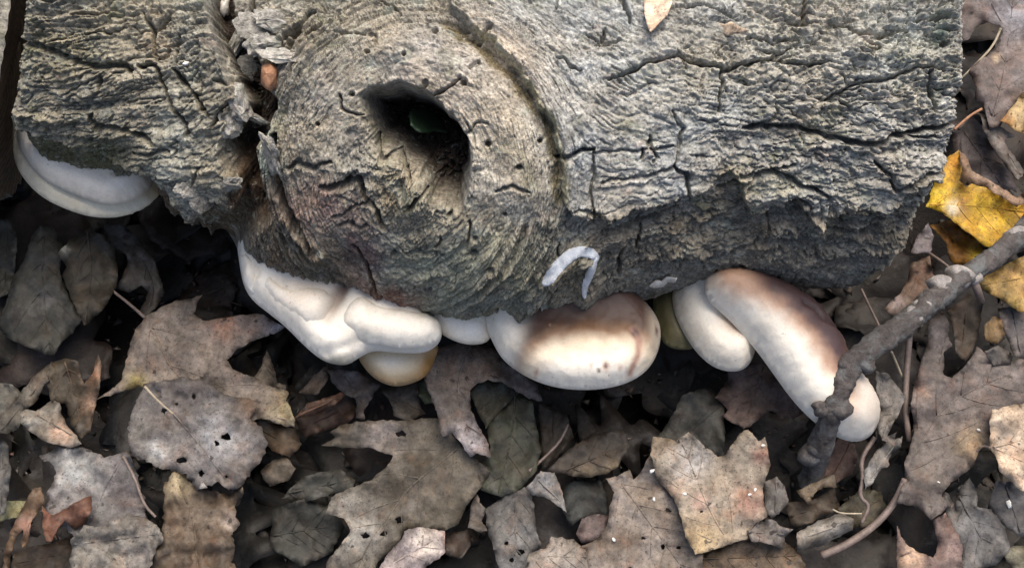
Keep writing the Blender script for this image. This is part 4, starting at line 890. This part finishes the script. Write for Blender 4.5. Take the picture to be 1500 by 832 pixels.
 ('L45', 'oak_leaf', 'slate grey lobed leaf under the large purplish grey oak leaf', [(1381, 718), (1392, 725), (1400, 747), (1402, 715), (1420, 700), (1432, 720), (1432, 742), (1452, 746), (1472, 772), (1480, 805), (1462, 825), (1412, 840), (1404, 792), (1394, 780), (1387, 750)], .034, (.185, .18, .178), {'col2': (.13, .125, .12)}),
 ('L46', 'dead_leaf', 'rosy pink leaf curling round a black gap below the purplish oak leaf', [(1314, 770), (1326, 795), (1345, 808), (1368, 816), (1374, 795), (1366, 762), (1385, 751), (1400, 775), (1410, 797), (1409, 850), (1314, 850)], .038, (.29, .205, .185), {'col2': (.24, .165, .14), 'spots': [(1335, 815, 20, (.35, .25, .18))]}),
 ('L47', 'dead_leaf', 'dark bluish leaf below the cream leaf with red veins', [(1446, 744), (1458, 705), (1490, 705), (1512, 715), (1512, 795), (1478, 775)], .026, (.10, .10, .108), {}),
 ('L48', 'dead_leaf', 'light khaki leaf corner beside the slate grey lobed leaf', [(1466, 808), (1490, 798), (1512, 800), (1512, 850), (1485, 835)], .030, (.25, .235, .17), {}),
 ('L44', 'maple_leaf', 'pale cream leaf with radiating reddish veins', [(1454, 600), (1480, 594), (1512, 588), (1512, 722), (1496, 718), (1480, 705), (1465, 691), (1459, 668), (1450, 656), (1450, 620)], .062, (.56, .455, .35), {'col2': (.50, .38, .27), 'mid': [(1450, 655), (1478, 650), (1510, 640)], 'stalk': ([(1450, 656), (1440, 652), (1430, 662)], .050, .0010, .0008), 'crk': .0006}),
 ('L60', 'dead_leaf', 'mauve grey leaf under the mottled yellow leaf', [(1462, 452), (1512, 445), (1512, 524), (1486, 522), (1474, 490)], .030, (.18, .165, .165), {}),
 ('L58', 'dead_leaf', 'small rounded ochre leaf scrap below the mottled yellow leaf', [(1441, 476), (1455, 464), (1468, 467), (1472, 490), (1461, 504), (1445, 501)], .038, (.30, .21, .10), {'veins': False}),
 ('L59', 'dead_leaf', 'small dark grey leaf scrap touching the ochre scrap', [(1442, 515), (1462, 506), (1484, 520), (1480, 534), (1455, 536)], .054, (.16, .145, .135), {'veins': False}),
 ('L61', 'dead_leaf', 'brown leaf hanging beneath the middle of the twig', [(1388, 455), (1420, 430), (1440, 445), (1432, 500), (1415, 530), (1400, 515), (1396, 480)], .026, (.125, .10, .078), {}),
 ('L57', 'dead_leaf', 'chestnut brown leaf lying between the log end and the twig', [(1296, 452), (1306, 440), (1318, 432), (1330, 410), (1335, 385), (1362, 374), (1370, 420), (1363, 442), (1340, 448), (1320, 468), (1308, 462)], .036, (.18, .115, .078), {'spots': [(1312, 445, 12, (.25, .20, .185))], 'mid': [(1350, 380), (1340, 420), (1312, 460)]}),
 ('L56', 'dead_leaf', 'small lilac grey leaf wedged under the corner of the log', [(1334, 370), (1344, 345), (1360, 328), (1368, 345), (1363, 370), (1346, 372)], .044, (.27, .24, .26), {'veins': False}),
 ('L50', 'oak_leaf', 'large mauve oak leaf with a round gap beside the sawn log end', [(1400, -15), (1512, -15), (1512, 132), (1482, 156), (1464, 186), (1450, 190), (1441, 152), (1428, 148), (1430, 128), (1420, 105), (1425, 95), (1445, 82), (1462, 65), (1469, 50), (1465, 38), (1447, 33), (1430, 38), (1421, 56), (1410, 62)], .050, (.205, .17, .165), {'col2': (.17, .125, .105), 'mid': [(1450, 185), (1472, 110), (1485, -10)], 'stalk': ([(1450, 186), (1430, 160), (1404, 190)], .030, .0012, .0010), 'spots': [(1490, 20, 30, (.22, .215, .235)), (1460, 85, 5, (.4, .34, .24))]}),
 ('L51b', 'dead_leaf', 'dark violet grey leaf behind the folded grey stem by the yellow leaf', [(1392, 180), (1424, 170), (1445, 190), (1478, 240), (1490, 280), (1450, 275), (1415, 262), (1396, 222)], .026, (.13, .11, .115), {}),
 ('L51', 'dead_leaf', 'folded grey leaf ridge slanting down to the yellow leaf', [(1436, 166), (1452, 172), (1465, 186), (1488, 198), (1470, 206), (1480, 222), (1502, 252), (1492, 264), (1472, 242), (1452, 212), (1440, 190)], .048, (.23, .21, .195), {'cup': -.014}),
 ('L52', 'dead_leaf', 'buff yellow leaf with an orange underside beside the large mauve oak leaf', [(1466, 176), (1480, 160), (1500, 132), (1512, 125), (1512, 200), (1486, 190)], .058, (.50, .37, .19), {'spots': [(1474, 178, 9, (.45, .20, .04))]}),
 ('L54', 'maple_leaf', 'deep amber leaf lobe under the bright yellow leaf', [(1362, 330), (1395, 322), (1416, 342), (1432, 350), (1442, 370), (1426, 386), (1405, 390), (1391, 381), (1386, 355)], .034, (.44, .21, .03), {'col2': (.33, .15, .03), 'spots': [(1432, 372, 10, (.62, .46, .05))]}),
 ('L53', 'maple_leaf', 'bright yellow speckled maple leaf beside the log end', [(1357, 303), (1368, 270), (1375, 245), (1386, 231), (1405, 221), (1409, 250), (1412, 268), (1425, 264), (1445, 272), (1470, 286), (1490, 299), (1512, 285), (1512, 335), (1482, 346), (1465, 356), (1450, 363), (1440, 359), (1425, 346), (1405, 331), (1390, 319), (1380, 312)], .048, (.66, .43, .035), {'col2': (.56, .30, .025), 'mid': [(1362, 300), (1410, 300), (1505, 310)], 'cup': .003, 'spots': [(1398, 238, 14, (.42, .20, .025)), (1372, 292, 16, (.72, .55, .05)), (1396, 305, 10, (.55, .50, .38))], 'crk': .0008}),
 ('L53b', 'maple_leaf', 'curled pinkish tan rim rolled over the bright yellow leaf', [(1404, 219), (1414, 227), (1424, 250), (1445, 262), (1470, 277), (1490, 290), (1512, 268), (1512, 290), (1490, 304), (1470, 291), (1445, 275), (1424, 269), (1414, 274), (1406, 265), (1410, 245)], .062, (.47, .325, .225), {'cup': -.012, 'veins': False}),
 ('L55', 'maple_leaf', 'mottled yellow brown leaf on the near side of the twig', [(1428, 418), (1450, 400), (1480, 384), (1512, 368), (1512, 460), (1494, 457), (1470, 441), (1445, 427)], .050, (.52, .375, .125), {'col2': (.40, .235, .07), 'mid': [(1430, 418), (1470, 412), (1510, 405)], 'crk': .003}),
]
for key, name, label, poly, z, col, opt in LEAVES:
    leaf(key, name, label, poly, z, col, group=GL, **opt)

# ------------------------------------------------------------------ the rest of the litter
def outline(kind, r):
    t = np.linspace(0, 1, 40)
    if kind == 'oak':
        w = .30 * np.sin(np.pi * t ** .85) * (1 + .55 * np.sin(t * math.pi * 7 + .6) * (t > .08)) + .012
    elif kind == 'ovate':
        w = .29 * np.sin(np.pi * t ** .75) * (1 + .06 * np.sin(t * 60)) + .008
    else:
        w = .40 * np.sin(np.pi * t ** .8) * (1 + .5 * np.abs(np.sin(t * math.pi * 3)) - .35) + .012
    w = np.clip(w, .01, 1); bend = .12 * r.normal() * np.sin(np.pi * t)
    L = np.stack([t, w * (1 + .15 * pn(t * 6, t * 0, int(r.integers(99)))) + bend], 1); Rr = np.stack([t, -w * (1 + .15 * pn(t * 6, t * 0 + 3, int(r.integers(99)))) + bend], 1)
    return np.concatenate([L, Rr[::-1][1:-1]])
def litter_mesh(kind, seed, step):
    r = np.random.default_rng(seed); P = resample(outline(kind, r), step * .8, True)
    Q, T, d = fill(P * 100, step * 100, seed); Q = Q / 100
    z = .10 * fbm(Q[:, 0] * 2.5, Q[:, 1] * 2.5, 3, seed) + r.uniform(-.5, .8) * Q[:, 1] ** 2 + r.uniform(-.35, .35) * (Q[:, 0] - .5) ** 2 + .03 * fbm(Q[:, 0] * 11, Q[:, 1] * 11, 2, seed + 4)
    z -= z.min(); V = np.stack([Q[:, 0] - .5, Q[:, 1], z], 1); n = len(V)
    F = T[:, ::-1]
    B = V - np.array([0, 0, .006]); FF = np.concatenate([F, F[:, ::-1] + n])
    q = np.array([(b, a, a + n, b + n) for a, b in boundary(F)])
    FF = np.concatenate([FF, q[:, [0, 1, 2]], q[:, [0, 2, 3]]])
    return np.concatenate([V, B]), FF, fbm(np.tile(Q[:, 0], 2) * 4, np.tile(Q[:, 1], 2) * 4, 3, seed)
PAL = [(.060, .046, .035), (.085, .064, .046), (.050, .048, .042), (.10, .085, .072), (.075, .048, .036), (.046, .042, .032), (.12, .10, .085)]
NAMES = ['charcoal brown', 'umber', 'blackish grey', 'taupe', 'chestnut', 'dark olive', 'ash brown']
STOP = 'with beside below under at between lying behind overlapping hanging standing showing running above near left right on in touching inside wedged arching curling slanting just partly beneath hooked round pocked tucked by against leaning hollow rolled'.split()
def build_litter():
    r = np.random.default_rng(5); protos = []
    for k in range(14):
        V, F, n = litter_mesh(('oak', 'ovate', 'maple')[k % 3], 30 + k, .075)
        c = PAL[k % 7]; C = .20 * np.array(c)[None] * (1 + .9 * n)[:, None]  # decayed leaf tones cut far down to paint the gaps' deep shade
        me_o = mesh_np('buried_leaf', V, F.astype(np.int32), M_LEAF, None, None, C); me = me_o.data
        bpy.data.objects.remove(me_o); protos.append((me, k % 7))
    # every buried leaf in view is one object
    cnt = 0
    while cnt < 210:
        px, py = r.uniform(-60, 1560), r.uniform(-20, 880)
        if px < 1330 and py < interp(SIL, px) + 8 - 60: continue
        z = r.uniform(-.050, -.012); p = unproj(px, py, z); me, k = protos[r.integers(14)]
        s = r.uniform(.075, .125)
        o = bpy.data.objects.new('buried_leaf', me); COL.objects.link(o); o.location = p; o.scale = (s, s, s)
        o.rotation_euler = (r.normal(0, .16), r.normal(0, .16), r.uniform(0, 6.28))
        near = min(LEAVES, key=lambda l: (np.mean([q[0] for q in l[3]]) - px) ** 2 + (np.mean([q[1] for q in l[3]]) - py) ** 2)[2].split()
        cutw = next((i for i, w in enumerate(near) if w in STOP and i > 2), len(near))
        tag(o, NAMES[k] + ' decayed leaf deep in the litter by the ' + ' '.join(near[:min(cutw, 6)]), 'leaf', 'decayed leaves deep in the litter')
        cnt += 1
    # beyond the picture: one mass
    Vs, Fs, Cs = [], [], []; off = 0; bank = [litter_mesh(('oak', 'ovate', 'maple')[k % 3], 60 + k, .13) for k in range(6)]
    while len(Vs) < 2600:
        x, y = r.normal(0, .85), r.normal(-.1, .75)
        z = r.uniform(-.045, .012)
        px, py, dep = project(x, y, z)
        if -110 < px < 1612 and -80 < py < 945: continue
        if abs(y - .02) < .20 and -.98 < x < .27: continue
        V, F, n = bank[r.integers(6)]; s = r.uniform(.08, .14); a = r.uniform(0, 6.28); tx, ty = r.normal(0, .2, 2)
        P = V * s; P[:, 2] += tx * P[:, 0] + ty * P[:, 1]; P[:, 2] -= min(0, P[:, 2].min()); Rz = np.array([[math.cos(a), -math.sin(a), 0], [math.sin(a), math.cos(a), 0], [0, 0, 1]])
        Vs.append(P @ Rz.T + np.array([x, y, z])); Fs.append(F + off); off += len(V)
        c = np.array(PAL[r.integers(7)]) * r.uniform(1, 2.4); Cs.append(c[None] * (1 + .9 * n)[:, None])
    tag(mesh_np('leaf_litter', np.concatenate(Vs), np.concatenate(Fs).astype(np.int32), M_LEAF, None, None, np.concatenate(Cs)), 'brown leaf litter covering the forest floor around the log', 'leaf litter', kind='stuff')
    # crumbs of soil and leaf between the leaves
    n = 5200; px = r.uniform(-60, 1560, n); py = r.uniform(200, 880, n); W = unproj(px, py, r.uniform(-.052, -.005, n)); Vs, Fs = [], []
    tri = np.array([(0, 1, 2), (0, 2, 3), (0, 3, 1), (1, 3, 2)])
    for i in range(n):
        s = r.uniform(.0008, .0032); e_ = np.array([math.cos(i * 2.4), math.sin(i * 2.4), 0]) * (r.uniform(.006, .022) if i % 9 == 0 else 0); Vs.append(W[i] + r.normal(0, s * (.35 if i % 9 == 0 else 1), (4, 3)) * (1, 1, .5) + np.outer([-.5, .5, .45, -.4], e_)); Fs.append(tri + 4 * i)
    C = np.repeat(np.array([PAL[k] for k in r.integers(0, 7, n)]) * r.uniform(.5, 1.8, (n, 1)), 4, 0)
    tag(mesh_np('litter_crumbs', np.concatenate(Vs), np.concatenate(Fs).astype(np.int32), M_LEAF, None, None, C, smooth=False), 'fine dark crumbs of soil and rotted leaf between the leaves', 'debris', kind='stuff')
build_litter()

# ------------------------------------------------------------------ twig, straws and small things
def build_twig():
    pts = smooth_line([(1590, 258), (1555, 292), (1520, 318), (1490, 350), (1455, 377), (1425, 398), (1398, 417), (1362, 443), (1330, 472), (1298, 494), (1262, 520), (1238, 545), (1228, 580), (1214, 615), (1203, 650), (1194, 684), (1184, 706)], 2)
    pts = resample(pts, 6); n = len(pts); t = np.linspace(0, 1, n)
    z = np.interp(pts[:, 1], [258, 318, 400, 520, 600, 650, 706], [.040, .062, .084, .104, .092, .060, .018])
    W = unproj(pts[:, 0], pts[:, 1], z); rad = np.interp(t, [0, .3, .6, .85, 1], [.0076, .0078, .0086, .0078, .0082])
    V, F = tube(W, rad, 28); V = np.array(V)
    ang = np.tile(np.arange(28) / 28 * 6.283, n); al = np.repeat(np.arange(n) * 3.0, 28); cen = np.repeat(W, 28, 0)
    k = 1 + .22 * fbm(al / 14, np.cos(ang) * 1.3 + 5, 3, 4) + .26 * fbm(al / 5, np.sin(ang) * 2.5 + 9, 4, 5, .65) + .10 * np.exp(-((al / 3 % 17) / 1.6) ** 2)
    V = cen + (V - cen) * k[:, None]
    org = W[n // 2] - np.array([0, 0, .008]); root = empty('twig', tuple(org)); tag(root, 'dark knobbly twig leaning across the tip of the long diagonal bracket', 'twig')
    mesh_np('stem', V, F, M_TWIG, root, org)
    for q, (x, y, s) in enumerate(((1380, 416, .0085), (1408, 404, .0095), (1427, 404, .006), (1338, 462, .007), (1243, 530, .007), (1272, 534, .006), (1238, 560, .008), (1204, 598, .006), (1232, 596, .008), (1209, 636, .006), (1188, 664, .008), (1200, 655, .007), (1494, 345, .009), (1352, 450, .007), (1318, 478, .006))):
        i = np.hypot(pts[:, 0] - x, pts[:, 1] - y).argmin(); zz = z[i] + .0045
        p = unproj(x, y, zz); a = np.linspace(0, 6.283, 15)[:-1]; Vv = []; Ff = []
        prof = [(1.05, -.8), (.98, .0), (.80, .35), (.55, .52), (.45, .46), (.15, .44)]
        for rr_, hh in prof:
            for w in a: Vv.append(p + s * np.array([rr_ * math.cos(w) * (1 + .2 * math.sin(3 * w + q) + .1 * math.sin(5 * w + 2 * q)), rr_ * math.sin(w) * (1 + .1 * math.cos(2 * w + q)), hh * .8]))
        m = len(a)
        for u in range(len(prof) - 1):
            for w in range(m): Ff.append((u * m + w, u * m + (w + 1) % m, (u + 1) * m + (w + 1) % m, (u + 1) * m + w))
        Ff.append(tuple((len(prof) - 1) * m + w for w in range(m)))
        mesh_np('bud_scar', np.array(Vv), Ff, M_KNOB if q in (0, 1, 2, 12, 13, 3) else M_TWIG, root, org)
    s = np.array([(1422, 405), (1430, 420), (1438, 442)]); v, f = tube(unproj(s[:, 0], s[:, 1], np.array([.087, .083, .076])), [.0034, .003, .0026], 10)
    mesh_np('side_spur', np.array(v), f, M_STALK, root, org)
build_twig()
def straw(name, label, pts, z0, z1, r0, r1, mat, cat='stem'):
    s = smooth_line(pts, 2); n = len(s); W = unproj(s[:, 0], s[:, 1], np.linspace(z0, z1, n)); v, f = tube(W, np.linspace(r0, r1, n), 7)
    o = mesh_np(name, np.array(v), f, mat, None, W[n // 2]); tag(o, label, cat)
straw('grass_straw', 'short pale straw between the twig and the silver grey leaf', [(1306, 516), (1314, 534), (1323, 556)], .056, .040, .0011, .0010, M_STRAW)
straw('dry_stem', 'upright brown stem right of the short pale straw under the twig', [(1333, 480), (1328, 540), (1325, 600), (1332, 645)], .055, .032, .0026, .0022, M_STALK)
straw('dry_stem', 'thin bent stem leaning from under the log towards the twig', [(1262, 424), (1274, 450), (1292, 486)], .055, .090, .0010, .0009, M_STALK)
straw('dry_stem', 'thin pale stem crossing the gap of the large mauve oak leaf', [(1466, 42), (1455, 68), (1432, 92), (1410, 114)], .052, .040, .0011, .0009, M_STRAW)
straw('dry_stem', 'orange stem beside the log end above the yellow leaf', [(1438, 160), (1420, 170), (1398, 190)], .052, .052, .0012, .0010, M_ORANGE)
straw('dry_stem', 'thin stalk reaching from the log corner to the twig', [(1362, 372), (1382, 385), (1402, 402)], .052, .090, .0013, .0011, M_STALK)
straw('grass_straw', 'pale hooked fibre beside the rolled grey leaf', [(1220, 746), (1232, 752), (1262, 752)], .054, .050, .0007, .0006, M_STRAW)
straw('dry_stem', 'mossy thin stem winding from the diagonal bracket tip down to the rolled leaf', [(1282, 640), (1260, 672), (1265, 700), (1258, 728), (1275, 740), (1262, 765)], .052, .040, .0018, .0013, M_STALK)
straw('bare_vein', 'bare curved vein lying on the bluish grey leaf', [(180, 668), (198, 700), (210, 738), (228, 757)], .064, .060, .0012, .0010, M_STALK)
straw('bare_vein', 'light vein splinter on the felted grey leaf', [(212, 566), (232, 588), (254, 606)], .074, .072, .0010, .0006, M_STRAW)

def blob_mesh(name, p, sx, sy, sz, mat, label, cat, group=None, seed=0, rz=0.0, nrm=None):
    r = np.random.default_rng(seed); n, m = 7, 10; V = []; F = []
    for i in range(n + 1):
        a = math.pi * i / n
        for j in range(m):
            b = 2 * math.pi * j / m; k = 1 + .18 * r.normal() * (0 < i < n)
            V.append((sx * math.sin(a) * math.cos(b) * k, sy * math.sin(a) * math.sin(b) * k, sz * math.cos(a) * k))
    for i in range(n):
        for j in range(m): F.append((i * m + j, (i + 1) * m + j, (i + 1) * m + (j + 1) % m, i * m + (j + 1) % m))
    V = np.array(V); c, s = math.cos(rz), math.sin(rz); V = V @ np.array([[c, s, 0], [-s, c, 0], [0, 0, 1]])
    if nrm is not None:
        q = Vector(nrm).to_track_quat('Z', 'Y').to_matrix(); V = V @ np.array(q).T
    o = mesh_np(name, V + np.asarray(p), F, mat, None, p); tag(o, label, cat, group); return o
for q, (key, x, y, s, lab) in enumerate((('L32', 1003, 723, .0020, 'white grain at the broken hole of the pale tan oak leaf'), ('L32', 955, 690, .0024, 'white grain on the left margin of the pale tan oak leaf'), ('L31', 958, 731, .0020, 'white grain beside a hole in the perforated tan leaf'),
        ('L31', 899, 790, .0022, 'white grain alone on the perforated tan leaf'), ('L43', 1375, 706, .0013, 'tiny white grain on the dark fold of the purplish oak leaf'), ('L32', 1098, 724, .0019, 'pale grain on the reddish patch of the tan oak leaf'),
        ('L32', 1106, 717, .0018, 'upper pale grain on the reddish patch of the tan oak leaf'), ('L47', 1478, 738, .0040, 'white chip on the dark bluish leaf'), ('L43', 1434, 630, .0020, 'cream chip left of the pale cream leaf'), ('L32', 1118, 652, .0020, 'pale grain near the right lobe tip of the tan oak leaf'))):
    z = float(LEAF[key](np.array([float(x)]), np.array([float(y)]))[0]); blob_mesh('white_grain', unproj(x, y, z + s * .2), s * .8, s * .5, s * .4, M_WHITE, lab, 'grain', 'white grains on the leaves', q, q * .7)

def on_log(px, py, off): p, n = log_point(px, py); return p + n * off, n
def log_ribbon(name, label, cat, pts, w, th, mat, jag=.2, seed=0):
    """flattened strand following the bark"""
    s = resample(smooth_line(pts, 2), 2.5); P = []; Nn = []
    for x, y in s:
        p, n = on_log(x, y, 0); P.append(p); Nn.append(n)
    P = np.array(P); Nn = np.array(Nn)
    for _ in range(25): P[1:-1] = .25 * P[:-2] + .5 * P[1:-1] + .25 * P[2:]; Nn[1:-1] = .25 * Nn[:-2] + .5 * Nn[1:-1] + .25 * Nn[2:]
    V = []; F = []; m = len(P); k = 10; t = np.linspace(0, 1, m)
    for i in range(m):
        d = P[min(i + 1, m - 1)] - P[max(i - 1, 0)]; d /= np.linalg.norm(d) + 1e-9; nn = Nn[i] / np.linalg.norm(Nn[i]); b = np.cross(d, nn); b /= np.linalg.norm(b) + 1e-9
        ww = w * (.35 + .65 * math.sin(math.pi * (.08 + .84 * t[i])) ** .6) * (1 + jag * 2 * float(pn(i / 3.1, seed + .5)))
        for j in range(k):
            a = 2 * math.pi * j / k; V.append(P[i] + nn * (.001 + th * math.sin(a)) + b * ww * math.cos(a) * (1 + .25 * float(pn(i / 2.3, j * 1.7, seed))))
    for i in range(m - 1):
        for j in range(k): F.append((i * k + j, i * k + (j + 1) % k, (i + 1) * k + (j + 1) % k, (i + 1) * k + j))
    F.append(tuple(range(k - 1, -1, -1))); F.append(tuple((m - 1) * k + j for j in range(k)))
    o = mesh_np(name, np.array(V), F, mat, None, P[m // 2]); tag(o, label, cat); return o
def log_patch(name, label, cat, polys, mat, off=.0004, group=None):
    """thin skin grown over the bark"""
    root = None; Vs = []; Fs = []
    for poly in polys:
        D = resample(smooth_closed(poly, 1), 2.2, True); D = D + 1.1 * np.stack([fbm(D[:, 0] / 5, D[:, 1] / 5, 2, 3), fbm(D[:, 0] / 5, D[:, 1] / 5, 2, 8)], 1)
        Q, T, d = fill(D, 3.0, 4); PN = [log_point(x, y) for x, y in Q]; P = np.array([p for p, n in PN]); N = np.array([n for p, n in PN])
        E = np.unique(np.sort(np.concatenate([T[:, :2], T[:, 1:], T[:, [0, 2]]]), 1), axis=0); n = len(Q); deg = np.maximum(np.bincount(E.ravel(), minlength=n), 1)
        nm = N.mean(0); nm /= np.linalg.norm(nm); hgt = (P - CAM) @ FWD
        for _ in range(3): hgt = .4 * hgt + .6 * (np.bincount(E[:, 0], hgt[E[:, 1]], n) + np.bincount(E[:, 1], hgt[E[:, 0]], n)) / deg
        u = (Q[:, 0] - 750) / FPX; v = (416 - Q[:, 1]) / FPX
        W = CAM + (FWD[None] + u[:, None] * np.array([1., 0, 0]) + v[:, None] * UP[None]) * hgt[:, None]
        W = W + nm * (off + .0005 * np.clip(d / 4, 0, 1) + .0005 * fbm(Q[:, 0] / 5, Q[:, 1] / 5, 2, 6))[:, None]; B = W - nm * .0035
        o_ = sum(len(x) for x in Vs); F = T.tolist() + (T[:, ::-1] + n).tolist() + [(b_, a_, a_ + n, b_ + n) for a_, b_ in boundary(T)]
        Vs.append(np.concatenate([W, B])); Fs += [tuple(i + o_ for i in f) for f in F]
    V = np.concatenate(Vs); tag(mesh_np(name, V, Fs, mat, None, V.mean(0)), label, cat, group)
log_patch('mycelium', 'bluish white mycelium crescent arching over the bark ridge at the knot', 'fungus', [[(792, 420), (797, 402), (812, 383), (830, 366), (850, 360), (868, 363), (878, 374), (876, 384), (862, 377), (848, 376), (836, 385), (822, 399), (808, 418)], [(876, 374), (874, 392), (867, 409), (861, 421), (857, 441), (852, 432), (853, 412), (861, 398), (867, 382)]], M_MYC)
def log_chip(name, label, cat, poly, off, mat, curl=.004, group=None, seed=0):
    """thin scrap lying on the bark"""
    P = np.asarray(poly, float); c = P.mean(0); p0, n0 = log_point(*c); Q, T, d = fill(resample(P, 3, True), 4, seed)
    n0 = n0 / np.linalg.norm(n0); u = (Q[:, 0] - 750) / FPX; v = (416 - Q[:, 1]) / FPX
    dirs = FWD[None] + u[:, None] * np.array([1, 0, 0]) + v[:, None] * UP[None]; pl = p0 + n0 * off
    t = ((pl - CAM) @ n0) / (dirs @ n0); W = CAM + dirs * t[:, None]
    W += n0[None] * (curl * (np.hypot(*(Q - c).T) / max(np.ptp(P[:, 0]), np.ptp(P[:, 1])) * 2) ** 2 + .001 * fbm(Q[:, 0] / 12, Q[:, 1] / 12, 2, seed))[:, None]
    B = W - n0 * .0012; n = len(Q); F = T.tolist() + (T[:, ::-1] + n).tolist() + [(b, a, a + n, b + n) for a, b in boundary(T)]
    o = mesh_np(name, np.concatenate([W, B]), F, mat, None, pl, np.tile(np.array((.48, .37, .27)), (2 * n, 1))); tag(o, label, cat, group); return o
log_chip('dead_leaf', 'small pale tan leaf lying on top of the log bark', 'leaf', [(944, -14), (978, -14), (985, 6), (978, 22), (965, 36), (953, 53), (949, 42), (944, 22)], .0035, M_LEAF, .003)
log_chip('bark_chip', 'small pale bark chip lying flat on the upper right bark plate', 'chip', [(1040, 38), (1048, 33), (1062, 36), (1070, 32), (1085, 40), (1098, 45), (1088, 50), (1075, 49), (1066, 53), (1045, 48)], .0025, M_BARK, .001)
log_chip('bark_chip', 'torn cream bark chip hanging above the dimpled bracket', 'chip', [(951, 417), (960, 410), (969, 412), (976, 406), (992, 405), (990, 412), (978, 414), (972, 420), (958, 421)], .004, M_BIT, .002)
p, n = on_log(397, 113, .002); blob_mesh('orange_nodule', p, .0055, .0085, .005, M_ORANGE, 'small orange brown nodule sitting in the bark crevice', 'nodule', None, 31, .35, n)
p, n = on_log(325, 11, .002); blob_mesh('white_chip', p, .0055, .0045, .003, M_BIT, 'bright white chip caught at the head of the bark crevice', 'chip', None, 32, .3, n)
p, n = on_log(271, 95, .001); blob_mesh('white_speck', p, .002, .0016, .0012, M_WHITE, 'tiny white speck on the ragged bark flap', 'speck', None, 33, 0, n)
for q, (x, y, sx, sy, rz_) in enumerate(((352, 152, 13, 26, .3), (368, 172, 11, 20, -.2), (352, 62, 9, 34, -.5), (376, 40, 12, 26, .5), (368, 100, 7, 20, -.45), (342, 182, 8, 20, .1), (390, 66, 16, 13, .6), (415, 82, 20, 12, .3), (405, 32, 18, 15, .5), (396, 225, 8, 30, .05), (298, 296, 7, 15, .1), (340, 272, 13, 9, .0), (276, 280, 9, 12, -.3))):
    p, n = log_point(x, y); r_ = np.random.default_rng(q + 50); dd = float((p - CAM) @ FWD) / FPX; m, k = 12, 18; Vv = []; Ff = []
    for i in range(m + 1):
        a = math.pi * i / m
        for j in range(k):
            b = 2 * math.pi * j / k
            v = np.array([math.copysign(abs(math.sin(a) * math.cos(b)) ** .6, math.cos(b)), math.copysign(abs(math.sin(a) * math.sin(b)) ** .6, math.sin(b)), math.copysign(abs(math.cos(a)) ** .6, math.cos(a))])
            v *= 1 + .5 * float(fbm(v[0] * 1.7 + q * 3, v[1] * 1.7 + v[2], 3, q)); Vv.append((v[0] * sx * dd, v[1] * sy * dd, v[2] * .0075))
    for i in range(m):
        for j in range(k): Ff.append((i * k + j, (i + 1) * k + j, (i + 1) * k + (j + 1) % k, i * k + (j + 1) % k))
    c_, s_ = math.cos(rz_), math.sin(rz_); Vv = np.array(Vv) @ np.array([[c_, s_, 0], [-s_, c_, 0], [0, 0, 1]])
    t1 = np.array([1., 0, 0]); t2 = np.cross(n, t1); t2 /= np.linalg.norm(t2); Vv = p + n * .002 + Vv[:, :1] * t1 + Vv[:, 1:2] * t2 + Vv[:, 2:] * n
    mesh_np('bark_fragment', Vv, Ff, M_BARK, log, LORG, np.tile(np.array((.25, .24, .215)) * r_.uniform(.8, 1.25), (len(Vv), 1)), smooth=False)
# a green leaf lying in the hollow
pc, nc = log_point(618, 178)
log_chip('green_leaf', 'dark green leaf tip lying inside the knot hole', 'leaf', [(598, 168), (622, 160), (640, 168), (647, 180), (653, 198), (638, 192), (615, 195), (600, 186)], .008, M_GREEN, .002)
